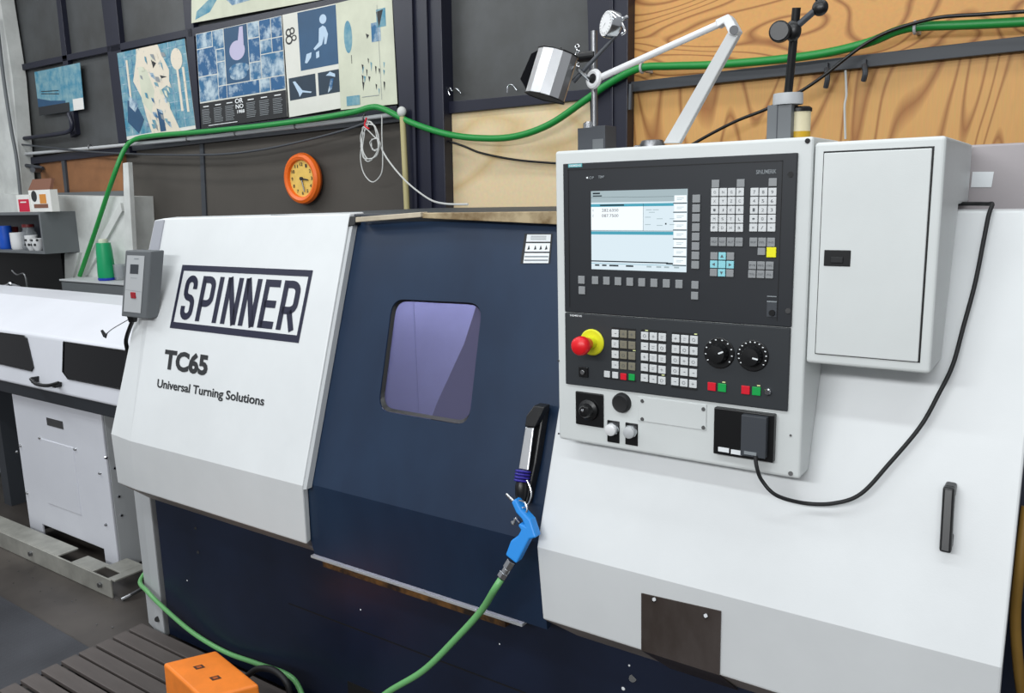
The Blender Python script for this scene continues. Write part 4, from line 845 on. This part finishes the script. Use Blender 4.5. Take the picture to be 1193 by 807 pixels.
# handheld black reader at the lower right, with grey cover and label tags
q = [PX(x, y, PYF) for x, y in ((834.5, 473), (905, 481), (903, 538), (834, 525))]
xl, xr = (q[0].x+q[3].x)/2, (q[1].x+q[2].x)/2; zt, zb4 = (q[0].z+q[1].z)/2, (q[2].z+q[3].z)/2
rd = MB().use(BLACK).box((xl, PYF-.014, zb4), (xr, PYF+.001, zt)).build('interface_box', parent=CP, bevel=.002)
rx0, rx1 = PX(866, 500, PYF-.014).x, PX(895, 500, PYF-.014).x
MB().use(DGREY).box((rx0, PYF-.028, zb4+.01), (rx1, PYF-.0135, zt-.004)).build('interface_cover', parent=rd, bevel=.001)
m = MB().use(LET)
for x in (842, 857): c_ = PX(x+1, 524+(x-842)*.2, PYF-.0145); m.box(c_+Vector((-.011, -.0006, -.004)), c_+Vector((.011, .001, .005)))
m.use(GREYL); c_ = PX(874, 528, PYF-.029); m.box(c_+Vector((-.012, -.0006, -.003)), c_+Vector((.012, .001, .003))); m.build('tag_labels', parent=rd)
kb0 = PX(880, 531, PYF-.03)
cab = [kb0, PX(882, 545, 1.49), PX(888, 560, 1.495), PX(905, 577, 1.50)] + [oP(x, y, UP, .03) for x, y in ((938, 586), (972, 586), (1003, 575), (1035, 541), (1072, 497), (1094, 458), (1110, 425))] + [oP(x, y, UP, .022) for x, y in ((1122, 382), (1136, 330), (1146, 280), (1152, 250))] + [oP(1156, 238, UP, .012), Vector((-.145, 1.77, 1.612)), Vector((-.17, 1.80, 1.612)), Vector((-.25, 1.83, 1.612))]
cb = MB().use(RUBBER).tube(cab, .0038, 10, 8); tag(cb.build('black_cable', smooth=True), 'black cable looping from the panel reader up over the white right cover', 'cable')

# =================================================================== SIDE CABINET
CX0, CX1, CZ0, CZ1 = -.3965, -.190, 1.333, 1.727
SC = thing('side_cabinet', (-.29, 1.65, CZ0), 'pale grey metal cabinet with one flush door, right of the control panel', 'cabinet')
cp0 = [(CX0, PYF, CZ0), (CX0, 1.655, CZ0), (CX0, 1.745, 1.612), (CX0, 1.90, 1.612), (CX0, 1.90, CZ1), (CX0, PYF, CZ1)]
MB().use(PANELW).prism(cp0, (CX1-CX0, 0, 0)).build('body', parent=SC, bevel=.006, seg=3)
dq = [PX(x, y, PYF) for x, y in ((959.5, 178), (1086, 173), (1070, 421), (951.5, 411.5))]
dx0, dx1 = (dq[0].x+dq[3].x)/2, (dq[1].x+dq[2].x)/2; dz1, dz0 = (dq[0].z+dq[1].z)/2, (dq[2].z+dq[3].z)/2
MB().use(DARK).box((dx0-.0015, PYF-.0008, dz0-.0015), (dx1+.003, PYF+.002, dz1+.003)).build('door_gap', parent=SC)
sdoor = MB().use(PANELW).box((dx0, PYF-.004, dz0), (dx1, PYF+.001, dz1)).build('door', parent=SC, bevel=.0015)
lq = [PX(x, y, PYF-.004) for x, y in ((960.5, 291), (991.5, 291.5), (991, 310.5), (960, 309))]
m = MB().use(BLACK).box((lq[0].x, PYF-.0055, lq[2].z), (lq[1].x, PYF-.003, lq[0].z)); m.use(RUBBER).box((lq[0].x+.012, PYF-.008, lq[2].z+.006), (lq[1].x-.012, PYF-.005, lq[0].z-.012)); lt_ = m.build('latch', parent=sdoor, bevel=.001); lt_['label'] = 'black recessed latch'

# =================================================================== ITEMS ON TOP OF THE PANEL
ZT = Z1
def mag(name, label): return thing(name, (0, 0, 0), label, 'measuring stand')
# left stand
YL = 1.56
bl0, bl1 = oY(673, 171, YL), oY(705, 171, YL)
st1 = thing('magnetic_stand', (bl0.x/2+bl1.x/2, YL+.02, ZT), 'steel-rod magnetic stand with a white dial gauge, left end of the panel top', 'measuring stand', 'magnetic stands on the panel top')
zt1 = oY(690, 147, YL).z
xm = (bl0.x+bl1.x)/2
m = MB().use(DGREY).box((bl0.x, YL, ZT+.001), (bl0.x+.036, YL+.05, zt1-.002)); m.box((bl0.x+.034, YL, ZT+.001), (bl1.x, YL+.05, zt1)); m.use(GREY).box((bl0.x+.036, YL-.001, ZT+.001), (bl1.x-.004, YL+.001, ZT+.022)); m.build('magnet_base', parent=st1, bevel=.002)
rx = oY(691, 148, YL+.02); rtp = oY(692, 36, YL+.02)
MB().use(STEEL).cyl(Vector((rtp.x, YL+.02, zt1-.005)), Vector((rtp.x, YL+.02, rtp.z)), .0065, seg=16).build('rod', parent=st1, smooth=True)
MB().use(CHROME).lathe(oY(686, 146, YL+.02), (0, 0, 1), [(.012, -.006), (.012, .004), (.006, .008)], 20).build('clamp_nut', parent=st1)
kc = oY(683, 66, YL+.02); m = MB().use(BLACK).cyl(kc+Vector((-.018, 0, 0)), kc+Vector((.022, 0, 0)), .0105, seg=20); m.build('clamp_knob', parent=st1, bevel=.002)
a1, a2 = oY(668, 95, YL-.02), oY(721, 38, YL+.005)
MB().use(DGREY).cyl(a1, a2, .005, .003, 12).build('cross_arm', parent=st1, smooth=True)
gc = oY(710, 28, YL); gax = Vector((-.52, -.85, .16)).normalized()
dg = MB().use(CHROME).lathe(gc-gax*.018, gax, [(.02, 0), (.026, .004), (.027, .022), (.025, .026)], 32).build('dial_gauge', parent=st1, smooth=True)
MB().use(CERW).lathe(gc+gax*.0075, gax, [(.0235, 0), (.0235, .0015)], 32).build('gauge_face', parent=dg)
m = MB().use(LEG)
aa = gax.orthogonal().normalized(); bb = gax.cross(aa); g2 = gc+gax*.0098
for k in range(20):
    d = aa*math.cos(k*PI/10)+bb*math.sin(k*PI/10); n_ = gax.cross(d); m.poly([g2+d*.018+n_*.0005, g2+d*.022+n_*.0005, g2+d*.022-n_*.0005, g2+d*.018-n_*.0005])
m.poly([g2-n_*.0008, g2+n_*.0008, g2+aa*.016]); m.build('gauge_marks', parent=dg)
MB().use(CHROME).tube([gc-gax*.015, oY(724, 23, YL+.01), oY(731, 20, YL+.02)], .004, 8).tube([oY(722, 24, YL), oY(728, 36, YL), oY(724, 40, YL)], .003, 8).build('gauge_bracket', parent=st1, smooth=True)
# right stand
YR = 1.56
r0, r1 = oY(893, 158, YR), oY(921, 157, YR); zr = oY(905, 122, YR).z
st2 = thing('magnetic_stand', (r0.x/2+r1.x/2, YR+.02, ZT), 'black-rod magnetic stand with grey base and knurled knobs, right end of the panel top', 'measuring stand', 'magnetic stands on the panel top')
m = MB().use(GREY).box((r0.x, YR, ZT+.001), (r1.x, YR+.04, zr)); m.use(DGREY).box((r0.x+.018, YR-.001, ZT+.001), (r0.x+.0195, YR, zr)); m.build('magnet_base', parent=st2, bevel=.0015)
cr = Vector((oY(918, 116, YR+.02).x, YR+.02, zr)); MB().use(LGREY).lathe(cr, (0, 0, 1), [(.0265, 0), (.027, .004), (.0262, .02)], 32).build('collar', parent=st2, smooth=True)
b5 = Vector((cr.x, YR+.02, zr+.02)); t5 = oY(928, 9, YR+.0)
MB().use(BLACK).cyl(b5, t5, .0075, seg=16).build('rod', parent=st2, smooth=True)
kc = oY(908, 37, YR-.02); m = MB().use(BLACK).cyl(kc+Vector((0.002, -.008, 0)), kc+Vector((0, .008, 0)), .0185, seg=28); m.build('clamp_knob', parent=st2, bevel=.003)
MB().use(BLACK).sphere(oY(924, 36, YR), .0145, (1, .8, 1.3)).cyl(kc, oY(924, 36, YR), .009, seg=12).build('clamp_block', parent=st2, smooth=True)
MB().use(DGREY).cyl(oY(927, 32, YR), oY(952, 10, YR), .006, seg=12).build('cross_arm', parent=st2, smooth=True)
kc = oY(955.5, 9, YR); m = MB().use(BLACK).sphere(kc, .014, (1, .7, 1)).cyl(kc, oY(951, -18, YR), .006, seg=12); m.build('arm_knob', parent=st2, smooth=True)
# tin beside the right stand
c5 = oY(930, 156, 1.60); c5.z = ZT+.001; tr = .021; tz5 = oY(930, 126, 1.6).z
tn = thing('small_tin', c5, 'small cream and yellow tin with black lid behind the right magnetic stand', 'tin')
MB().use(mat('tin_cream', '#ddd3b0', .4)).lathe(c5, (0, 0, 1), [(tr, .012), (tr, tz5-ZT-.008)], 28).build('body', parent=tn, smooth=True)
MB().use(mat('tin_yellow', '#c9a020', .4)).lathe(c5, (0, 0, 1), [(tr, 0), (tr+.0005, .013)], 28).build('base_band', parent=tn, smooth=True)
MB().use(BLACK).lathe(c5+Vector((0, 0, tz5-ZT-.008)), (0, 0, 1), [(tr+.002, 0), (tr+.002, .006), (tr-.002, .009)], 28).build('lid', parent=tn, smooth=True)
m = MB().use(PBK)
for k in range(5): m.sphere(c5+Vector((-.008+.004*(k % 2), -tr+.001, .02+.005*k)), .003, (1, .3, 1), 8)
m.build('print', parent=tn)
# work lamp
YA = 1.62
lm = thing('work_lamp', oY(775, 168, YA+.02), 'articulated machine lamp with a faceted aluminium head and white arm', 'lamp')
tpx = oY(650, 61, 1.52); btx = oY(634, 113, 1.50); axl = (btx-tpx).normalized(); L_ = (btx-tpx).length
sid = axl.cross(Vector((0, 1, 0))).normalized(); frt = sid.cross(axl).normalized()
prof = [(-.042, .012), (-.040, -.010), (-.0190, -.026), (.006, -.030), (.024, -.022), (.036, -.006), (.038, .014), (.03, .03), (-.02, .034)]
sg = 1 if sid.x > 0 else -1
PL = lambda u, v, h: tpx+sid*sg*u*1.05-frt*(-v)*(1 if frt.y > 0 else -1)+axl*h
def facet(mb, i, h0, h1):
    a, b = prof[i], prof[(i+1) % len(prof)]; mb.poly([PL(*a, h0), PL(*b, h0), PL(*b, h1), PL(*a, h1)])
hdm = MB()
for i in range(len(prof)):
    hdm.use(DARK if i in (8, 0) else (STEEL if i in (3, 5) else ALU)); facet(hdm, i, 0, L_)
hdm.use(DGREY).poly([PL(*p, 0) for p in prof]); hdm.poly([PL(*p, L_) for p in prof])
hd_ = hdm.build('lamp_head', parent=lm, bevel=.0012)
m = MB().use(BLACK)
for hh_ in (-.001, L_): 
    P6 = [PL(a*1.02, b*1.02, hh_) for a, b in prof]; m.tube(P6+[P6[0]], .0016, 6, 0)
m.tube([PL(-.058, -.0, .012), PL(*prof[0], .0)], .0018, 6, 0); m.tube([PL(-.058, 0, .012), PL(-.066, 0, L_*.72), PL(-.05, 0, L_*.86), PL(*prof[0], L_)], .0018, 6, 0)
m.build('head_rim', parent=hd_)
MB().use(SMOKE).prism([PL(-.041, -.002, 0), PL(-.058, -.002, .012), PL(-.066, -.002, L_*.72), PL(-.05, -.002, L_*.86), PL(-.042, -.002, L_)], frt*.02).build('lamp_glass', parent=hd_)
MB().use(BLACK).cyl(PL(0, 0, 0), PL(.003, 0, -.011), .003, seg=10).build('switch', parent=hd_)
jr = oY(692, 92, 1.56)
m = MB().use(CERW).torus(jr, (-.3, -1, .1), .0145, .0062, 28); m.build('joint_ring', parent=lm, smooth=True)
MB().use(BLACK).cyl(jr+Vector((.001, .006, 0)), jr+Vector((-.001, -.004, 0)), .0105, seg=20).build('joint_pin', parent=lm)
MB().use(CHROME).cyl(oY(673, 80, 1.53), jr+Vector((-.012, 0, 0)), .004, seg=10).build('head_bracket', parent=lm)
e1 = oY(838, 28, YA); MB().use(CERW).cyl(jr+Vector((.013, 0, .001)), e1, .0068, seg=16).build('upper_arm', parent=lm, smooth=True)
m = MB().use(CERW).prism([oY(x, y, YA-.012) for x, y in ((833, 23), (848, 16), (852, 20), (861, 36), (856, 43), (849, 40), (843, 27), (835, 32))], (0, .024, 0)); m.build('elbow', parent=lm, bevel=.002)
MB().use(STEEL).cyl(oY(855, 35, YA-.012), oY(855, 35, YA-.018), .0085, seg=20).build('elbow_bolt', parent=lm)
m = MB().use(mat('lamp_arm_grey', '#c6c8c8', .4)).prism([oY(x, y, YA-.009) for x, y in ((848.5, 36), (860, 41), (791, 167), (772.5, 167))], (0, .016, 0)); m.build('lower_arm', parent=lm, bevel=.002)
cbz = oY(760, 166, YA); cbz.z = ZT; MB().use(STEEL).lathe(cbz, (0, 0, 1), [(.026, 0), (.026, .008), (.022, .016), (.018, .017)], 28).build('base_disc', parent=lm, smooth=True)
MB().use(CHROME).cyl(cbz+Vector((-.028, 0, .004)), cbz+Vector((-.04, 0, .004)), .0045, seg=12).build('base_screw', parent=lm)

# =================================================================== REMOTE BOX ON THE LEFT COVER
RY = 1.60
g0 = oY(146, 292, RY); g1 = oY(173.5, 370, RY); gx1 = oY(174, 330, RY).x; gx0 = oY(143.5, 330, RY).x
rb = thing('remote_control_box', (gx0/2+gx1/2, RY+.03, g1.z), 'grey control box with small display and red button on the cover\'s left edge', 'control box')
shr = Vector((-.012, 0, 0))
ztp, zbt = oY(160, 292, RY).z, oY(157, 370, RY).z
m = MB().use(GREY); xa, xb = oY(146, 292, RY).x, oY(176, 292, RY).x; xc, xd = oY(141, 367, RY).x, oY(170, 370, RY).x
m.prism([(xa, RY, ztp), (xb, RY, ztp), (xd, RY, zbt), (xc, RY, zbt)], (0, .05, 0)); m.build('case', parent=rb, bevel=.004)
def RB(u, v, o=.0012): return Vector((((xa*(1-v)+xc*v)*(1-u)+(xb*(1-v)+xd*v)*u), RY-o, ztp+(zbt-ztp)*v))
MB().use(LGREY).poly([RB(.1, .07), RB(.78, .07), RB(.78, .92), RB(.1, .92)]).build('front_plate', parent=rb)
m = MB().use(DGREY).poly([RB(.26, .2, .002), RB(.58, .2, .002), RB(.58, .34, .002), RB(.26, .34, .002)]); m.use(GREYL).poly([RB(.3, .4, .002), RB(.55, .4, .002), RB(.55, .405, .002), RB(.3, .405, .002)]).poly([RB(.12, .58, .002), RB(.76, .6, .002), RB(.76, .605, .002), RB(.12, .585, .002)]).poly([RB(.4, .11, .002), RB(.58, .11, .002), RB(.55, .125, .002), RB(.38, .125, .002)]); m.build('display', parent=rb)
c6 = RB(.46, .66); MB().use(mat('dark_red_button', '#a01824', .4)).box(c6+Vector((-.014, -.004, -.011)), c6+Vector((.014, .001, .011))).build('red_button', parent=rb, bevel=.002)
gl = RB(.2, 1.0)+Vector((0, .025, 0)); MB().use(BLACK).cyl(gl, gl+Vector((0, 0, -.022)), .018, .014, 16).build('cable_gland', parent=rb, bevel=.002)
MB().use(BLACK).tube([gl+Vector((0, 0, -.015)), oY(147, 395, RY+.03), oY(148.5, 410, RY+.05), oY(147, 430, RY+.12), oY(143, 470, 1.9)], .0075, 10).build('cable', parent=rb, smooth=True)
kk = MB().use(STEEL).tube([gl+Vector((-.008, -.01, -.012)), oY(131, 383, RY+.02), oY(122, 391, RY+.02)], .0016, 6); kk.use(LEG).prism([oY(x, y, RY+.02) for x, y in ((117, 385), (119, 384), (123, 389), (125, 387), (123, 394), (120, 392))], (0, .003, 0))
tag(kk.build('key_on_wire'), 'small dark key dangling on a wire under the grey control box', 'key')

# =================================================================== BAR FEEDER
BF = thing('bar_feeder', (-4, 2.05, 0), 'long white bar feeder with dark windows, left of the turning machine', 'machine')
BFW = mat('feeder_white', '#dddfe6', .4, noise=.05, scale=2)
BY = 1.80; bx1 = -2.86; bx0 = -7.2
zband0 = oY(60, 468, BY).z; zb_b = oY(14, 460, BY).z; zb_t = oY(0, 443.8, BY).z; zf = oY(0, 384, BY+.03).z; 
BYf = BY+.035; zfold = oY(70, 394, BYf).z; BYt = BY+.30; ztop = oY(70, 348.5, BYt).z
m = MB().use(BFW).prism([(bx0, BY, zb_t), (bx0, BY+.55, zb_t), (bx0, BY+.55, ztop), (bx0, BYt, ztop), (bx0, BYf, zfold)], (bx1-bx0, 0, 0)); m.build('lid', parent=BF, bevel=.012, seg=3)
MB().use(mat('feeder_band', '#262a30', .5)).box((bx0, BY+.01, zb_b), (bx1-.01, BY+.55, zb_t-.0005)).build('dark_band', parent=BF, bevel=.003)
def fr(x, y, o=.002):      # point on the feeder's front face
    sl = (BYf-BY)/(zfold-zb_t); return oP(x, y, (BY, zb_t, sl), o)
for q in ([(74, 398), (150, 409), (150, 455), (79, 441), (73, 433)], [(-60, 380), (28, 391), (31, 394), (39, 428), (37, 432), (-60, 410)]):
    o = MB().use(SMOKE).prism([fr(x, y, .0025) for x, y in q], (0, .002, 0)).build('window', parent=BF)
    qq = [fr(x, y, .004) for x, y in q]; MB().use(BLACK).tube(qq+[qq[0]], .003, 6, 0).build('window_seal', parent=o)
m = MB().use(BLACK).tube([fr(36, 441, .03), fr(42, 447, .035), fr(55, 449, .035), fr(68, 446, .03)], .0085, 10); m.box(fr(36, 446, .03), fr(46, 438, -.001)); m.box(fr(64, 452, .03), fr(69, 444, -.001)); m.build('handle', parent=BF, bevel=.002)
CY = 1.84
cx0, cx1 = oY(40, 600, CY).x, oY(137, 600, CY).x; cx0 = oY(14, 462, CY).x; cx1 = oY(119, 487, CY).x; cx1b = oY(137, 660, CY).x
cz1 = zb_b-.0005
CX1 = (cx1+cx1b)/2
body = MB().use(BFW); cut0, cut1 = oY(48, 605, CY).x, oY(121, 640, CY).x; zc1 = oY(48, 610, CY).z
body.prism([(cx0, CY, .02), (cut0, CY, .02), (cut0, CY, zc1), (cut1, CY, zc1), (cut1, CY, .02), (CX1, CY, .02), (CX1, CY, cz1), (cx0, CY, cz1)], (0, .012, 0))
body.use(LGREY).box((CX1-.012, CY+.012, .02), (CX1, CY+.5, cz1)).box((cx0, CY+.012, .02), (cx0+.012, CY+.5, cz1)).box((cx0+.012, CY+.46, .02), (CX1-.012, CY+.5, cz1))
body.build('stand', parent=BF, bevel=.003)
m = MB().use(STEEL); pa, pb2 = oY(54, 486, CY-.001), oY(74, 500, CY-.001); m.box((pa.x, CY-.002, pb2.z), (pb2.x, CY+.001, pa.z)); m.build('name_plate', parent=BF)
m = MB().use(BFW); pa, pb2 = oY(46, 510, CY-.001), oY(95, 600, CY-.001); m.box((pa.x, CY-.003, pb2.z), (pb2.x, CY+.001, pa.z)); m.build('access_panel', parent=BF, bevel=.0015)
m = MB().use(CHROME)
for x, y in ((24, 519), (20, 526), (117, 551), (32, 574), (124, 611), (88, 523), (47, 510)): q = oY(x, y, CY); m.cyl(q, q+Vector((0, -.008, 0)), .008, .005, 10)
for x, y in ((123, 533), (133, 545), (137, 552), (138, 578), (141, 600)): q = oX(x, y, CX1); m.cyl(q, q+Vector((.006, 0, 0)), .007, .005, 10)
m.build('screws', parent=BF)
MB().use(DGREY).box((-4.9, 2.0, 0.0), (-4.82, 2.1, zb_b)).build('far_leg', parent=BF)
# floor rail
RL = thing('floor_rail', (-3.7, 1.75, 0), 'dented steel channel rail on the floor under the bar feeder', 'rail')
rz = .085; rx1 = -3.27
m = MB().use(mat('galvanised_rail', '#a7a69e', .5, .3, noise=.25, scale=8)); m.box((-4.9, 1.695, 0.001), (rx1, 1.703, rz)); m.box((-4.9, 1.703, rz-.008), (-3.72, 1.80, rz)); m.box((-3.60, 1.703, rz-.008), (-3.42, 1.78, rz)); m.box((-3.30, 1.703, rz-.008), (rx1+.02, 1.86, rz)); m.box((-3.42, 1.76, rz-.008), (-3.30, 1.86, rz)); m.build('channel', parent=RL, bevel=.002)
m = MB().use(STEEL)
for X in (-3.35, -3.95): m.cyl((X, 1.695, .045), (X, 1.683, .045), .012, seg=6)
m.build('bolts', parent=RL)
m = MB().use(STEEL).tube([oZ(142, 698, .01), oZ(152, 693, .02), oZ(168, 684, .03)], .008, 8, 2); tag(m.build('steel_offcut'), 'bright steel offcut lying at the end of the floor rail', 'scrap')
run_ = MB().use(LGREY).tube([(-6.5, 2.25, .03), (-4.3, 2.22, .03)], .015, 8, 0); tag(run_.build('floor_pipe'), 'pale pipe lying on the floor behind the bar feeder stand', 'pipe')
# metal chips
m = MB().use(CHROME); rc_ = random.Random(5)
for k in range(70):
    x, y = rc_.uniform(-4.3, -2.85), rc_.uniform(1.2, 1.72); s = rc_.uniform(.002, .006)
    m.prism([(x, y, .0005), (x+s, y+s*.3, .001), (x+s*.6, y+s, .001)], (0, 0, s*.5))
tag(m.build('metal_chips'), 'scattered bright metal chips on the dark floor', 'chips', kind='stuff')
# checker plate on the floor and duckboard
pl1 = [oZ(0, 692, .0), oZ(112, 760, .0)]
m = MB().use(PLATE).prism([(-4.9, 1.47, .001), (-2.93, 1.425, .001), (-2.93, .2, .001), (-4.9, .2, .001)], (0, 0, .006)); tag(m.build('checker_plate', bevel=.001), 'dark checker plate lying on the floor at the bottom left', 'floor plate')
DB = thing('duckboard', (-2.2, 1.3, 0), 'slatted dark duckboard on the floor in front of the machine', 'floor grate')
ys = [1.615, 1.55, 1.485, 1.419, 1.355, 1.285, 1.215, 1.145, 1.075, 1.005]
WD = mat('oiled_board', '#5a5350', .55, noise=.3, scale=6, stretch=(.3, 3, 1))
p0 = None
for i in range(len(ys)-1):
    if p0 is None: p0 = MB().use(WD).box((-2.91, ys[1]+.006, .018), (-.4, ys[0]-.004, .034)).build('slat', parent=DB, bevel=.002)
    else: q = p0.copy(); C.objects.link(q); q.location = p0.location+Vector((0, ys[i]-ys[0], 0))
for X in (-2.86, -2.2, -1.4, -.6): MB().use(DARK).box((X, 1.01, 0.001), (X+.05, 1.612, .018)).build('bearer', parent=DB)
# orange crate
zc = .27
co = [oZ(190, 772, zc), oZ(252, 757, zc), oZ(302, 797, zc)]; co.append(co[0]+co[2]-co[1]); ctr_ = (co[0]+co[2])/2
cr_ = thing('orange_crate', (ctr_.x, ctr_.y, .034), 'orange upturned plastic crate with square slots, standing on the duckboard', 'crate')
m = MB().use(ORANGE); bt = [ctr_+(c_-ctr_)*1.03 for c_ in co]; 
vt = [m.b.verts.new(v) for v in co]; vb = [m.b.verts.new(Vector((v.x, v.y, .0345))) for v in bt]
m.b.faces.new(vt)
for i in range(4): m.b.faces.new((vt[i], vb[i], vb[(i+1) % 4], vt[(i+1) % 4]))
m.b.faces.new(vb[::-1])
m.build('shell', parent=cr_, bevel=.008, seg=3)
U = (co[2]-co[1]); V = (co[0]-co[1]); m = MB().use(mat('slot_brown', '#4a2c1c', .7)); m2 = MB().use(mat('rim_orange', '#b4571a', .5))
for u, v in ((.3, .55), (.63, .5)):
    c_ = co[1]+U*u+V*v+Vector((0, 0, .0006)); du_, dv_ = U.normalized()*.012, V.normalized()*.013
    m.poly([c_-du_-dv_, c_+du_-dv_, c_+du_+dv_, c_-du_+dv_]); c_ = c_+Vector((0, 0, .0004)); m2.poly([c_-du_*.5-dv_*.5, c_+du_*.5-dv_*.5, c_+du_*.5+dv_*.5, c_-du_*.5+dv_*.5])
m.build('slots', parent=cr_); m2.build('slot_centres', parent=cr_)
run('black_floor_hose', 'black hose curled on the floor between the orange crate and the plinth', 'hose', [(285, 790), (300, 779), (320, 781), (335, 797), (338, 820)], 1.50, .01, RUBBER)
# right edge: dark body end and amber hose
m = MB().use(PLINTH).prism([(XR-.03, 1.66, .05), (XR-.03, 1.80, .05), (XR-.03, 1.80, 1.5), (XR-.03, 1.78, 1.5), (XR-.03, 1.66, .9)], (.35, 0, 0)); m.build('end_panel', parent=LM)
run('amber_hose', 'amber translucent hose hanging beyond the right end of the machine', 'hose', [(1196, 590, 1.62), (1188, 660, 1.60), (1183, 720, 1.6), (1187, 780, 1.6), (1194, 830, 1.62)], 1.6, .009, YHOSE)

# =================================================================== LIGHT
def area(name, loc, size, power, col, tgt):
    l = bpy.data.lights.new(name, 'AREA'); l.shape = 'RECTANGLE'; l.size, l.size_y = size; l.energy = power; l.color = col
    o = bpy.data.objects.new(name, l); C.objects.link(o); o.location = loc; d = Vector(tgt)-Vector(loc); o.rotation_euler = d.to_track_quat('-Z', 'Y').to_euler(); return o
area('ceiling_tube_front', (-1.0, -.15, 3.4), (4.0, .16), 32, (.93, .98, 1), (-1.0, .6, 0))
area('ceiling_tube_over', (-1.2, 1.32, 3.4), (4.0, .16), 18, (.93, .98, 1), (-1.2, 1.32, 0))
area('ceiling_tube_left', (-5.2, .8, 3.3), (3.0, .2), 50, (.93, .98, 1), (-5, 1.5, 0))
area('ceiling_tube_back', (-.6, -2.6, 2.9), (4, .3), 118, (.96, .985, 1), (-1, 1.5, 1))
area('cabin_fill', (-1.6, 1.86, 1.56), (.6, .05), 4.6, (.8, .8, 1), (-1.6, 1.95, .9))  # added fill inside the cabin, brightens the view through the door window
area('wall_fill_rear', (-2.8, 2.1, 3.35), (6, .16), 24, (1, .98, .95), (-2.8, 3.0, 1.6))  # added out-of-view fill that grazes the back wall to brighten it
w = bpy.data.worlds.new('world'); S.world = w; w.use_nodes = True
w.node_tree.nodes['Background'].inputs[0].default_value = (.84, .86, .9, 1); w.node_tree.nodes['Background'].inputs[1].default_value = .42
S.view_settings.view_transform = 'Standard'; S.view_settings.look = 'None'; S.view_settings.exposure = 0; S.view_settings.gamma = 1
S.view_settings.use_curve_mapping = False
